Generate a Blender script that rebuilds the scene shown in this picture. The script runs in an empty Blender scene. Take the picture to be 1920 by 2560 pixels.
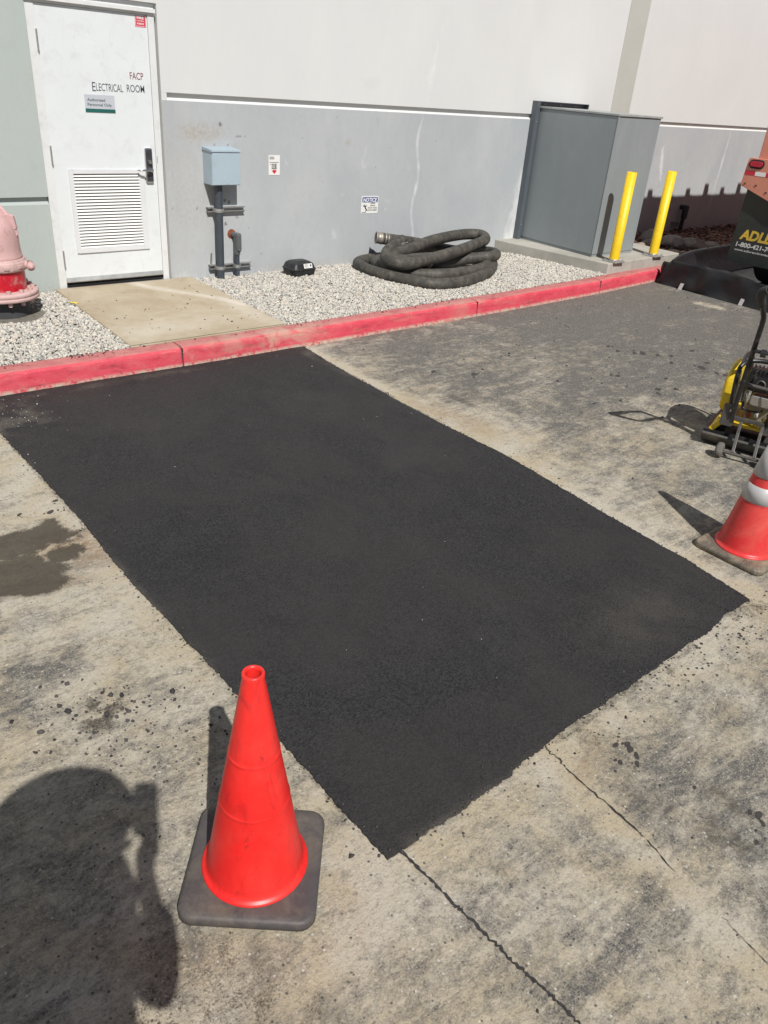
import bpy, bmesh, math, random
import numpy as np
from mathutils import Vector, Matrix
C = bpy.context.scene
COL = C.collection
PI = math.pi
R_ = math.radians

# ---------------------------------------------------------------- camera, light, exposure
cam_d = bpy.data.cameras.new('camera')
cam = bpy.data.objects.new('camera', cam_d); COL.objects.link(cam)
cam_d.sensor_fit = 'VERTICAL'; cam_d.sensor_height = 36; cam_d.lens = 1938.4 / 2560 * 36
cam_d.clip_start = 0.02; cam_d.clip_end = 500
rt = Vector((0.76745, -0.63691, 0.07328)); up = Vector((0.2617, 0.41556, 0.87111)); fw = Vector((0.58527, 0.64935, -0.4856))
CAM = Vector((-2.38716, -7.0513, 1.79194))
cam.matrix_world = Matrix(((rt.x, up.x, -fw.x, CAM.x), (rt.y, up.y, -fw.y, CAM.y), (rt.z, up.z, -fw.z, CAM.z), (0, 0, 0, 1)))
C.camera = cam
SUN_AZ, SUN_EL = 19.5, 48.0      # the light travels towards +y, turned this far to +x
w = bpy.data.worlds.new('World'); C.world = w; w.use_nodes = True
nt = w.node_tree
sky = nt.nodes.new('ShaderNodeTexSky'); sky.sky_type = 'NISHITA'; sky.sun_disc = False
sky.sun_elevation = R_(SUN_EL); sky.sun_rotation = R_(180 + SUN_AZ); sky.air_density = .8; sky.dust_density = .6
nt.links.new(sky.outputs[0], nt.nodes['Background'].inputs[0]); nt.nodes['Background'].inputs[1].default_value = 0.05
sd = bpy.data.lights.new('sun', 'SUN'); sd.energy = 5.0; sd.angle = R_(0.55); sd.color = (1, .97, .925)
sun = bpy.data.objects.new('sun', sd); COL.objects.link(sun)
dl = Vector((math.sin(R_(SUN_AZ)) * math.cos(R_(SUN_EL)), math.cos(R_(SUN_AZ)) * math.cos(R_(SUN_EL)), -math.sin(R_(SUN_EL))))
sun.rotation_euler = dl.to_track_quat('-Z', 'Y').to_euler(); sun.location = (-5, -12, 14)
C.view_settings.view_transform = 'Standard'; C.view_settings.look = 'None'; C.view_settings.gamma = 1
C.view_settings.exposure = 0.0
GZ = -0.17        # level of the pavement; the raised bed and the door sill lie near z = 0

# ---------------------------------------------------------------- helpers
def srgb(r, g, b):
    f = lambda c: (c / 255 / 12.92) if c / 255 <= .04045 else ((c / 255 + .055) / 1.055) ** 2.4
    return (f(r), f(g), f(b), 1)
class N:
    def __init__(s, name):
        s.m = bpy.data.materials.new(name); s.m.use_nodes = True; s.t = s.m.node_tree
        s.b = s.t.nodes['Principled BSDF']
        s.geo = None
    def new(s, k, **kw):
        n = s.t.nodes.new(k)
        for a, v in kw.items(): setattr(n, a, v)
        return n
    def pos(s):
        if not s.geo: s.geo = s.new('ShaderNodeTexCoord')
        return s.geo.outputs['Object']
    def link(s, a, b): s.t.links.new(a, b)
    def noise(s, scale, detail=4, rough=.6, stretch=None, dist=0, off=None):
        n = s.new('ShaderNodeTexNoise'); n.inputs['Scale'].default_value = scale; n.inputs['Detail'].default_value = detail
        n.inputs['Roughness'].default_value = rough; n.inputs['Distortion'].default_value = dist
        if stretch or off:
            mp = s.new('ShaderNodeMapping'); s.link(s.pos(), mp.inputs[0])
            if stretch: mp.inputs['Scale'].default_value = stretch
            if off: mp.inputs['Location'].default_value = off
            s.link(mp.outputs[0], n.inputs[0])
        else: s.link(s.pos(), n.inputs[0])
        return n.outputs[0]
    def voro(s, scale, feat='F1', out='Distance', stretch=None):
        n = s.new('ShaderNodeTexVoronoi', feature=feat); n.inputs['Scale'].default_value = scale
        s.link(s.pos(), n.inputs[0]); return n.outputs[out]
    def ramp(s, v, a, b, lo=0., hi=1.):
        n = s.new('ShaderNodeMapRange'); n.clamp = True
        for k, x in zip((1, 2, 3, 4), (a, b, lo, hi)): n.inputs[k].default_value = x
        s.link(v, n.inputs[0]); return n.outputs[0]
    def mix(s, f, a, b, mode='MIX'):
        n = s.new('ShaderNodeMix', data_type='RGBA', blend_type=mode)
        for i, v in ((0, f), (6, a), (7, b)):
            if isinstance(v, (int, float)): n.inputs[i].default_value = v
            elif isinstance(v, tuple): n.inputs[i].default_value = v
            else: s.link(v, n.inputs[i])
        return n.outputs[2]
    def math(s, op, a, b=0.):
        n = s.new('ShaderNodeMath', operation=op)
        for i, v in ((0, a), (1, b)):
            if isinstance(v, (int, float)): n.inputs[i].default_value = v
            else: s.link(v, n.inputs[i])
        return n.outputs[0]
    def attr(s, name, out='Fac'):
        n = s.new('ShaderNodeAttribute', attribute_name=name); return n.outputs[out]
    def bump(s, h, strength=.3, dist=.01, prev=None):
        n = s.new('ShaderNodeBump'); n.inputs['Strength'].default_value = strength; n.inputs['Distance'].default_value = dist
        s.link(h, n.inputs['Height'])
        if prev: s.link(prev, n.inputs['Normal'])
        s.link(n.outputs[0], s.b.inputs['Normal']); return n.outputs[0]
    def done(s, col, rough=.6, metal=0., spec=None):
        for k, v in (('Base Color', col), ('Roughness', rough), ('Metallic', metal)):
            if isinstance(v, (int, float, tuple)): s.b.inputs[k].default_value = v
            else: s.link(v, s.b.inputs[k])
        if spec is not None: s.b.inputs['Specular IOR Level'].default_value = spec
        return s.m
def paint(name, col, rough=.5, metal=0., var=.18, scale=6, dirt=None, dirt_amt=.35, dscale=9, bump=0., bscale=60, stretch=None, spec=None):
    """a worn surface: slow tone drift, fine mottling and patches of dirt with an outline of their own"""
    n = N(name)
    c2 = tuple(min(1, x * (1 + var)) for x in col[:3]) + (1,); c1 = tuple(x * (1 - var) for x in col[:3]) + (1,)
    c = n.mix(n.ramp(n.noise(scale, 5, .65, stretch), .3, .7), c1, c2)
    if dirt:
        d = n.ramp(n.noise(dscale, 8, .72, stretch, .4, (3, 7, 1)), .52, .7, 0, dirt_amt)
        c = n.mix(d, c, dirt)
    rr = n.ramp(n.noise(scale * 3, 3), .3, .7, max(0, rough - .08), min(1, rough + .08))
    if bump: n.bump(n.noise(bscale, 4, .6), bump, .004)
    return n.done(c, rr, metal, spec)

def tag(o, label=None, cat=None, group=None, kind=None):
    if label: o['label'] = label
    if cat: o['category'] = cat
    if group: o['group'] = group
    if kind: o['kind'] = kind
    return o
def thing(name, label, cat, loc=(0, 0, 0), rz=0, group=None):
    o = bpy.data.objects.new(name, None); COL.objects.link(o)
    o.location = loc; o.rotation_euler = (0, 0, rz); o.empty_display_size = .1
    return tag(o, label, cat, group)
def wm(o):
    m = Matrix.Translation(o.location) @ o.rotation_euler.to_matrix().to_4x4()
    return (wm(o.parent) @ m) if o.parent else m

class MB:
    def __init__(s): s.v = []; s.f = []; s.sm = []
    def add(s, vs, fs, smooth=False):
        k = len(s.v); s.v += [tuple(v) for v in vs]; s.f += [tuple(i + k for i in f) for f in fs]; s.sm += [smooth] * len(fs); return s
    def box(s, lo, hi, M=None):
        vs = [Vector((x, y, z)) for x in (lo[0], hi[0]) for y in (lo[1], hi[1]) for z in (lo[2], hi[2])]
        if M: vs = [M @ v for v in vs]
        return s.add(vs, [(0, 1, 3, 2), (4, 6, 7, 5), (0, 4, 5, 1), (2, 3, 7, 6), (0, 2, 6, 4), (1, 5, 7, 3)])
    def tube(s, pts, r, n=14, caps=True, smooth=True, closed=False, flat=None):
        pts = [Vector(p) for p in pts]; m = len(pts); rs = r if isinstance(r, (list, tuple)) else [r] * m
        t0 = (pts[1] - pts[0]).normalized(); a = t0.orthogonal().normalized(); vs = []; rings = []
        if abs(t0.z) < .9: a = (Vector((0, 0, 1)) - t0 * t0.z).normalized()
        for i, p in enumerate(pts):
            t = (pts[min(i + 1, m - 1)] - pts[max(i - 1, 0)])
            if i and i < m - 1:
                t = (pts[i + 1] - p).normalized() + (p - pts[i - 1]).normalized()
            t = t.normalized() if t.length > 1e-9 else t0
            a = (a - t * a.dot(t)); a = a.normalized() if a.length > 1e-6 else t.orthogonal().normalized()
            b = t.cross(a)
            for j in range(n):
                q = 2 * PI * j / n; vs.append(p + (a * math.cos(q) + b * math.sin(q)) * rs[i])
        fs = []
        for i in range(m - 1):
            for j in range(n):
                k = (j + 1) % n; fs.append((i * n + j, i * n + k, (i + 1) * n + k, (i + 1) * n + j))
        s.add(vs, fs, smooth)
        if caps: s.add(vs[:n], [tuple(range(n))[::-1]]); s.add(vs[-n:], [tuple(range(n))])
        return s
    def cyl(s, a, b, r0, r1=None, n=20, caps=True): return s.tube([a, b], [r0, r0 if r1 is None else r1], n, caps)
    def lathe(s, prof, c=(0, 0, 0), n=40, M=None, smooth=True, caps=False):
        c = Vector(c); vs = []
        for r, z in prof:
            for j in range(n):
                q = 2 * PI * j / n; v = Vector((r * math.cos(q), r * math.sin(q), z))
                vs.append((M @ v if M else v) + c)
        fs = [(i * n + j, i * n + (j + 1) % n, (i + 1) * n + (j + 1) % n, (i + 1) * n + j) for i in range(len(prof) - 1) for j in range(n)]
        s.add(vs, fs, smooth)
        if caps: s.add(vs[:n], [tuple(range(n))[::-1]]); s.add(vs[-n:], [tuple(range(n))])
        return s
    def prism(s, poly, z0, z1, M=None):
        n = len(poly); vs = [Vector((x, y, z0)) for x, y in poly] + [Vector((x, y, z1)) for x, y in poly]
        if M: vs = [M @ v for v in vs]
        return s.add(vs, [tuple(range(n))[::-1], tuple(range(n, 2 * n))] + [(i, (i + 1) % n, n + (i + 1) % n, n + i) for i in range(n)])
    def build(s, name, mat, parent=None, bevel=0, seg=2, origin=None, local=False):
        me = bpy.data.meshes.new(name); vs = [Vector(v) for v in s.v]
        org = Vector(origin) if origin else Vector((0, 0, 0))
        if parent is not None and not local:
            inv = wm(parent).inverted(); vs = [inv @ v for v in vs]
        elif parent is None: vs = [v - org for v in vs]
        me.from_pydata([tuple(v) for v in vs], [], s.f); me.polygons.foreach_set('use_smooth', s.sm); me.update()
        o = bpy.data.objects.new(name, me); COL.objects.link(o)
        if parent is not None: o.parent = parent
        else: o.location = org
        for m in (mat if isinstance(mat, (list, tuple)) else [mat]): me.materials.append(m)
        bm = bmesh.new(); bm.from_mesh(me); bmesh.ops.recalc_face_normals(bm, faces=bm.faces); 
        if bevel: bmesh.ops.remove_doubles(bm, verts=bm.verts, dist=1e-5)
        bm.to_mesh(me); bm.free()
        if bevel:
            b = o.modifiers.new('bevel', 'BEVEL'); b.width = bevel; b.segments = seg; b.limit_method = 'ANGLE'; b.angle_limit = R_(40)
            b.harden_normals = False
        return o
def rrect(x0, y0, x1, y1, r, n=6):
    out = []
    for cx, cy, a in ((x1 - r, y1 - r, 0), (x0 + r, y1 - r, 90), (x0 + r, y0 + r, 180), (x1 - r, y0 + r, 270)):
        for i in range(n + 1):
            q = R_(a + 90 * i / n); out.append((cx + r * math.cos(q), cy + r * math.sin(q)))
    return out
XZ = Matrix(((1, 0, 0, 0), (0, 0, 1, 0), (0, 1, 0, 0), (0, 0, 0, 1)))     # prism (x, z) outline extruded along y
def catmull(P, k=8, closed=False):
    P = [Vector(p) for p in P]; out = []; n = len(P)
    for i in range(n - 1):
        a, b, c, d = P[max(i - 1, 0)], P[i], P[i + 1], P[min(i + 2, n - 1)]
        for j in range(k):
            t = j / k; out.append(.5 * (2 * b + (c - a) * t + (2 * a - 5 * b + 4 * c - d) * t * t + (3 * b - a - 3 * c + d) * t ** 3))
    return out + [P[-1]]
def dup(root, loc, rz=0, label=None):
    r = root.copy(); COL.objects.link(r); r.location = loc; r.rotation_euler = (0, 0, rz)
    if label: r['label'] = label
    for ch in list(root.children):
        c = ch.copy(); COL.objects.link(c); c.parent = r
        for g in list(ch.children):
            d = g.copy(); COL.objects.link(d); d.parent = c
    return r
def lettering(name, text, mat, parent, origin, ex, ez, width=None, height=.05, bold=0., shear=0., align='LEFT', spacing=1., line=1.):
    """flat letters; origin = world point of the first baseline, ex/ez = world directions of writing and of up; width squeezes the line"""
    cu = bpy.data.curves.new(name, 'FONT'); cu.body = text; cu.size = 1; cu.offset = bold; cu.shear = shear; cu.align_x = align
    cu.space_character = spacing; cu.space_line = line; cu.resolution_u = 3
    t = bpy.data.objects.new(name, cu); COL.objects.link(t)
    dg = bpy.context.evaluated_depsgraph_get(); me = bpy.data.meshes.new_from_object(t.evaluated_get(dg)); bpy.data.objects.remove(t)
    co = np.empty(len(me.vertices) * 3); me.vertices.foreach_get('co', co); co = co.reshape(-1, 3)
    x0, x1 = co[:, 0].min(), co[:, 0].max()
    sz = height / .69; sx = (width / (x1 - x0)) if width else sz
    offx = x0 if align == 'LEFT' else ((x0 + x1) / 2 if align == 'CENTER' else x1)
    ex = Vector(ex).normalized(); ez = Vector(ez).normalized(); O = Vector(origin); inv = wm(parent).inverted()
    for v in me.vertices: v.co = inv @ (O + ex * (v.co.x - offx) * sx + ez * v.co.y * sz)
    me.materials.clear(); me.materials.append(mat); me.name = name
    o = bpy.data.objects.new(name, me); COL.objects.link(o); o.parent = parent; return o

rng = np.random.default_rng(11); random.seed(5)
def vnoise(X, Y, s, seed=0, oct=4):
    """value noise on arrays"""
    out = np.zeros_like(X, dtype=float); amp = 1; tot = 0
    for o in range(oct):
        r = np.random.default_rng(seed * 31 + o); g = r.random((64, 64)); x = X * s * 2 ** o + 13.7 * o; y = Y * s * 2 ** o + 5.1 * o
        xi = np.floor(x).astype(int); yi = np.floor(y).astype(int); fx = x - xi; fy = y - yi; fx = fx * fx * (3 - 2 * fx); fy = fy * fy * (3 - 2 * fy)
        a = g[xi % 64, yi % 64]; b = g[(xi + 1) % 64, yi % 64]; c = g[xi % 64, (yi + 1) % 64]; d = g[(xi + 1) % 64, (yi + 1) % 64]
        out += amp * ((a * (1 - fx) + b * fx) * (1 - fy) + (c * (1 - fx) + d * fx) * fy); tot += amp; amp *= .55
    return out / tot
def segd(X, Y, a, b):
    ax, ay = a; bx, by = b; L = (bx - ax) ** 2 + (by - ay) ** 2 + 1e-12
    t = np.clip(((X - ax) * (bx - ax) + (Y - ay) * (by - ay)) / L, 0, 1)
    return np.hypot(X - ax - t * (bx - ax), Y - ay - t * (by - ay))
def polyd(X, Y, P):
    return np.min([segd(X, Y, P[i], P[i + 1]) for i in range(len(P) - 1)], axis=0)
def sm(x, a, b):
    t = np.clip((x - a) / (b - a), 0, 1); return t * t * (3 - 2 * t)
def blob(X, Y, cx, cy, rx, ry, ang=0, wob=.25, seed=1, soft=.3):
    c, s_ = math.cos(ang), math.sin(ang); u = ((X - cx) * c + (Y - cy) * s_) / rx; v = (-(X - cx) * s_ + (Y - cy) * c) / ry
    d = np.hypot(u, v) + (vnoise(X, Y, 1.6 / min(rx, ry), seed, 3) - .5) * 2 * wob
    return 1 - sm(d, 1 - soft, 1 + soft)
def grid(name, xs, ys, zf, mat, attrs, parent=None, kind=None, vert=False, keep=None):
    """a sheet on the given coordinates (flat, or upright in x/z when vert) with painted mask attributes"""
    X, Y = np.meshgrid(xs, ys, indexing='ij'); Z = zf(X, Y) if callable(zf) else np.full_like(X, zf)
    nx, ny = X.shape
    co = np.stack([X, Z, Y] if vert else [X, Y, Z], -1).reshape(-1, 3)
    i = np.arange(nx * ny).reshape(nx, ny); q = np.stack([i[:-1, :-1], i[1:, :-1], i[1:, 1:], i[:-1, 1:]], -1).reshape(-1, 4)
    if keep is not None: q = q[keep(co[q].mean(1))]
    me = bpy.data.meshes.new(name); me.vertices.add(len(co)); me.vertices.foreach_set('co', co.ravel())
    me.loops.add(q.size); me.polygons.add(len(q)); me.loops.foreach_set('vertex_index', q.ravel().astype(np.int32))
    me.polygons.foreach_set('loop_start', np.arange(0, q.size, 4, dtype=np.int32)); me.polygons.foreach_set('use_smooth', np.ones(len(q), bool))
    me.update(calc_edges=True); me.validate()
    for k, fn in attrs.items():
        a = me.attributes.new(k, 'FLOAT', 'POINT'); a.data.foreach_set('value', np.ascontiguousarray(fn(X, Y), dtype=np.float32).ravel())
    me.materials.append(mat); o = bpy.data.objects.new(name, me); COL.objects.link(o)
    if parent: o.parent = parent
    if kind: o['kind'] = kind
    return o
def scatter(name, P, S, mat, flat=.6, sub=0, tilt=.5):
    """many small irregular stones as one mesh. P (n,3) centres, S (n,) radii"""
    base = np.array([(0, 0, 1), (.894, 0, .447), (.276, .851, .447), (-.724, .526, .447), (-.724, -.526, .447), (.276, -.851, .447),
                     (.724, .526, -.447), (-.276, .851, -.447), (-.894, 0, -.447), (-.276, -.851, -.447), (.724, -.526, -.447), (0, 0, -1)])
    tri = np.array([(0, 1, 2), (0, 2, 3), (0, 3, 4), (0, 4, 5), (0, 5, 1), (1, 6, 2), (2, 7, 3), (3, 8, 4), (4, 9, 5), (5, 10, 1), (6, 7, 2), (7, 8, 3), (8, 9, 4), (9, 10, 5), (10, 6, 1), (6, 11, 7), (7, 11, 8), (8, 11, 9), (9, 11, 10), (10, 11, 6)])
    n = len(P); V = base[None] * (1 + rng.uniform(-.28, .28, (n, 12, 1))) * np.stack([np.ones(n), rng.uniform(.6, 1, n), rng.uniform(flat * .7, flat * 1.2, n)], -1)[:, None]
    th = rng.uniform(0, 2 * PI, n); ax = rng.normal(0, tilt, n); c, s_ = np.cos(ax), np.sin(ax)
    y = V[..., 1] * c[:, None] - V[..., 2] * s_[:, None]; z = V[..., 1] * s_[:, None] + V[..., 2] * c[:, None]; x = V[..., 0]
    c, s_ = np.cos(th), np.sin(th); V = np.stack([x * c[:, None] - y * s_[:, None], x * s_[:, None] + y * c[:, None], z], -1) * S[:, None, None] + P[:, None]
    F = (tri[None] + (np.arange(n) * 12)[:, None, None]).reshape(-1, 3)
    me = bpy.data.meshes.new(name); me.vertices.add(n * 12); me.vertices.foreach_set('co', V.ravel()); me.loops.add(F.size); me.polygons.add(len(F))
    me.loops.foreach_set('vertex_index', F.ravel().astype(np.int32)); me.polygons.foreach_set('loop_start', np.arange(0, F.size, 3, dtype=np.int32))
    me.update(calc_edges=True); a = me.attributes.new('tone', 'FLOAT', 'POINT'); a.data.foreach_set('value', np.repeat(rng.random(n), 12).astype(np.float32))
    me.materials.append(mat); o = bpy.data.objects.new(name, me); COL.objects.link(o); return o

# ---------------------------------------------------------------- materials of the setting
def m_ground():
    n = N('old_dusty_asphalt')
    dust, dark, wet, rust = n.attr('dust'), n.attr('dark'), n.attr('drip'), n.attr('rust')
    n1 = n.noise(7, 6, .7, (1, 1, 1), .6); n2 = n.noise(38, 5, .7); n3 = n.noise(170, 3, .7)
    ns = n.noise(11, 7, .75, (.45, 1.5, 1), 1.2, (2, 8, 0)); nw = n.noise(24, 8, .8, (1, 1, 1), 1.8, (7, 1, 0))
    d = n.math('ADD', dust, n.math('MULTIPLY', n.math('SUBTRACT', n1, .5), 1.3))
    nL = n.noise(2.6, 8, .75, (.5, 1.7, 1), 1.4, (1, 5, 0))
    for q, k in ((ns, 1.3), (nw, 1.0), (n2, .8), (n3, .9), (nL, 1.0)): d = n.math('ADD', d, n.math('MULTIPLY', n.math('SUBTRACT', q, .5), k))
    d = n.ramp(d, .18, .84)
    asph = n.mix(n.ramp(n3, .32, .68), (.066, .063, .058, 1), (.158, .150, .136, 1))
    beige = n.mix(n.ramp(n.noise(2.6, 6, .65, None, .8, (5, 2, 0)), .4, .6), (.43, .362, .252, 1), (.475, .43, .35, 1))
    beige = n.mix(n.ramp(n3, .4, .7, 0, .35), beige, (.28, .26, .22, 1))
    beige = n.mix(n.ramp(nw, .56, .68, 0, .5), beige, (.56, .51, .43, 1))
    c = n.mix(d, asph, beige)
    c = n.mix(n.math('MULTIPLY', rust, n.ramp(n2, .3, .6)), c, (.23, .145, .075, 1))
    pit = n.ramp(n.noise(75, 9, .85, (.8, 1.2, 1), .6, (4, 4, 1)), .54, .58, 0, .6); c = n.mix(pit, c, (.12, .112, .10, 1))
    flk = n.ramp(n.noise(85, 9, .85, (.8, 1.2, 1), .6, (1, 9, 1)), .55, .59, 0, .6); c = n.mix(flk, c, (.52, .485, .41, 1))
    # stones of the old mix showing through, pale and dark specks
    ag = n.voro(95, 'F1'); agc = n.new('ShaderNodeTexVoronoi'); agc.inputs['Scale'].default_value = 95; n.link(n.pos(), agc.inputs[0])
    sep = n.new('ShaderNodeSeparateColor'); n.link(agc.outputs['Color'], sep.inputs[0])
    spk = n.math('MULTIPLY', n.ramp(sep.outputs[0], .965, .98), n.ramp(ag, .45, .3))
    c = n.mix(n.math('MULTIPLY', spk, .8), c, (.055, .053, .055, 1))
    spw = n.math('MULTIPLY', n.ramp(sep.outputs[1], .975, .985), n.ramp(ag, .4, .25))
    c = n.mix(n.math('MULTIPLY', spw, .7), c, (.62, .6, .56, 1))
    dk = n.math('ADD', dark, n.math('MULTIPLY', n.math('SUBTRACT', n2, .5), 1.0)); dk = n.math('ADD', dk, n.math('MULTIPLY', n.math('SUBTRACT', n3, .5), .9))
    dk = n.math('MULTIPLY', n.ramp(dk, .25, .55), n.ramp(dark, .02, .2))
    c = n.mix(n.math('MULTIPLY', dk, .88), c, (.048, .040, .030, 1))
    c = n.mix(n.math('MULTIPLY', wet, .9), c, (.04, .037, .036, 1))
    g = n.new('ShaderNodeMix', data_type='FLOAT'); g.inputs[0].default_value = .5; n.link(n2, g.inputs[2]); n.link(n3, g.inputs[3])
    b1 = n.bump(g.outputs[0], .5, .006)
    n.bump(n.noise(320, 3, .8), .5, .004, n.bump(ag, .4, .003, b1))
    return n.done(c, .88, spec=.3)
def m_patch():
    n = N('fresh_black_asphalt')
    v = n.new('ShaderNodeTexVoronoi'); v.inputs['Scale'].default_value = 150; n.link(n.pos(), v.inputs[0])
    sep = n.new('ShaderNodeSeparateColor'); n.link(v.outputs['Color'], sep.inputs[0])
    fine = n.noise(260, 3, .7); mid = n.noise(9, 5, .65); big = n.noise(1.4, 4, .6, None, .6)
    c = n.mix(n.ramp(sep.outputs[0], .0, 1), (.007, .007, .008, 1), (.038, .037, .038, 1))
    c = n.mix(n.ramp(fine, .50, .64, 0, .75), c, (.056, .055, .055, 1))
    c = n.mix(n.ramp(n.noise(60, 6, .8), .55, .68, 0, .6), c, (.012, .012, .013, 1))
    c = n.mix(n.ramp(mid, .4, .7, 0, .35), c, (.022, .022, .023, 1))
    c = n.mix(n.ramp(big, .40, .64, 0, .55), c, (.038, .034, .033, 1)); c = n.mix(n.ramp(n.noise(1.1, 5, .6, (1, .6, 1), 1.0, (6, 6, 1)), .50, .68, 0, .3), c, (.047, .045, .044, 1)); c = n.mix(n.ramp(n.noise(4, 6, .7, (1, .5, 1), .8, (3, 3, 3)), .5, .7, 0, .35), c, (.012, .012, .014, 1))  # brownish zones put the roller's sheen into the colour
    du = n.math('MULTIPLY', n.attr('dust'), n.ramp(n.math('ADD', fine, n.math('MULTIPLY', mid, .5)), .6, .95))
    c = n.mix(du, c, (.24, .215, .17, 1))
    g = n.new('ShaderNodeMix', data_type='FLOAT'); g.inputs[0].default_value = .55; n.link(v.outputs['Distance'], g.inputs[2]); n.link(fine, g.inputs[3])
    b1 = n.bump(g.outputs[0], .75, .0045); n.bump(n.noise(30, 6, .75), .25, .008, b1)
    return n.done(c, n.ramp(sep.outputs[2], 0, 1, .6, .9), spec=.25)
def m_wall(name, base, var, streak_col, mott):
    n = N(name)
    b = n.mix(n.ramp(n.noise(1.3, 6, .62, (1, 1, .55), .5), .35, .68), base, var)
    b = n.mix(n.ramp(n.noise(16, 7, .75, (1, 1, .6), .8), .5, .72, 0, mott), b, tuple(x * .72 for x in base[:3]) + (1,))
    st = n.math('ADD', n.attr('streak'), n.math('MULTIPLY', n.math('SUBTRACT', n.noise(14, 6, .75, (1, 1, .35), .4), .5), .9))
    b = n.mix(n.math('MULTIPLY', n.ramp(st, .3, .8), n.ramp(n.attr('streak'), .02, .2)), b, streak_col)
    stn = n.math('MULTIPLY', n.attr('stain'), n.ramp(n.noise(30, 5, .7), .35, .6))
    b = n.mix(stn, b, (.33, .26, .19, 1))
    b = n.mix(n.attr('mark'), b, (.07, .045, .04, 1))
    n.bump(n.noise(45, 6, .7), .14, .006)
    return n.done(b, .78, spec=.3)
GRAYW = m_wall('grey_wall_paint', (.375, .395, .41, 1), (.435, .452, .456, 1), (.66, .67, .66, 1), .22)
WHITEW = m_wall('white_wall_paint', (.605, .61, .60, 1), (.635, .64, .625, 1), (.74, .72, .69, 1), .05)
GREENW = m_wall('green_grey_wall_paint', (.385, .435, .415, 1), (.42, .455, .43, 1), (.62, .64, .60, 1), .2)
PILW = paint('grey_beige_pilaster_paint', (.45, .45, .41, 1), .75, var=.04, scale=3)

# ---------------------------------------------------------------- pavement: one sheet out to the horizon
fx = np.concatenate([[-220, -60, -20, -8, -4], np.arange(-3.0, 3.0, .02), np.arange(3.0, 4.5, .025), np.arange(4.5, 8.0, .05), [9, 11, 14, 20, 40, 80, 220]])
fy = np.concatenate([[-220, -60, -25, -12, -9], np.arange(-8.2, -1.7, .02), [-1.6, -1.0, 0, 4, 20, 60, 220]])
def ydist(X, Y):   # distance outside the patch rectangle
    dx = np.maximum(np.maximum(-1.34 - X, X - np.interp(Y, [-6, -5.08, -4.3, -1.9], [.885, .985, 1.07, 1.17])), 0); dy = np.maximum(np.maximum(Y + 1.9, -6.02 - Y), 0); return np.hypot(dx, dy)
def f_dust(X, Y):
    big = vnoise(X, Y, .55, 3, 4)
    d = .47 + (big - .5) * .75
    left = 1 - sm(X, -1.6, -1.2); near = 1 - sm(Y, -6.3, -5.7)
    d += .20 * left + .16 * near * (1 - sm(X, -.9, -.2)) + .06 * near
    e = ydist(X, Y)
    right = sm(X, .8, .95) * (Y > -6.0)
    d += right * (.95 * np.exp(-(e / .075) ** 2) * (.35 + vnoise(X, Y, 3.2, 8, 3)) + .12 * np.exp(-(e / .4) ** 2))
    d += (1 - right) * .30 * np.exp(-(e / .16) ** 2)
    d += .34 * blob(X, Y, 1.0, -4.0, .45, .75, 0, .5, 5, .5) * right
    d += .18 * blob(X, Y, 2.1, -4.7, 1.2, .5, .2, .4, 6, .5) + .15 * blob(X, Y, 2.0, -3.6, .8, .25, .5, .4, 7, .5)
    d -= .20 * sm(X, 2.2, 4.2) + .12 * sm(X, 1.15, 1.9) + .10 * sm(Y, -3.2, -2.2) * right
    d += .5 * blob(X, Y, 6.2, -2.72, .13, .22, 0, .5, 9, .4)
    # tyre-polished band at lower right
    band = 1 - sm(np.abs((X + .52) + (Y + 6.3) * .12) , .10, .22); d -= .20 * band * (1 - sm(Y, -6.1, -6.0)) * sm(vnoise(X, Y, 3, 12, 4), .3, .7)
    d += .45 * (1 - sm(polyd(X, Y, SEAM), .02, .085)) * (.6 + .8 * (vnoise(X, Y, 9, 13, 3) - .3))
    d += .12 * (1 - sm(X, -2.1, -1.9)) * near
    d -= .25 * blob(X, Y, -1.95, -4.72, .25, .12, .3, .4, 14, .4)
    for tx, ty in ((-.79, -6.565), (-1.0, -6.575)): d -= .22 * (1 - sm(np.abs(Y - ty - .04 * np.sin((X - tx) * 5)), .012, .035)) * sm(X, -1.35, -1.1) * (1 - sm(X, -.75, -.66))
    return d
SEAM = [(-.60, -5.97), (-.645, -6.09), (-.672, -6.27), (-.685, -6.43), (-.71, -6.56), (-.742, -6.72), (-.755, -6.9), (-.78, -7.2), (-.8, -8.2)]
CRACK = [(-1.285, -6.015), (-1.276, -6.129), (-1.275, -6.227), (-1.270, -6.277), (-1.267, -6.369), (-1.264, -6.437), (-1.260, -6.493), (-1.253, -6.548), (-1.248, -6.616), (-1.251, -6.68), (-1.245, -6.9), (-1.25, -7.4), (-1.24, -8.0)]
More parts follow.
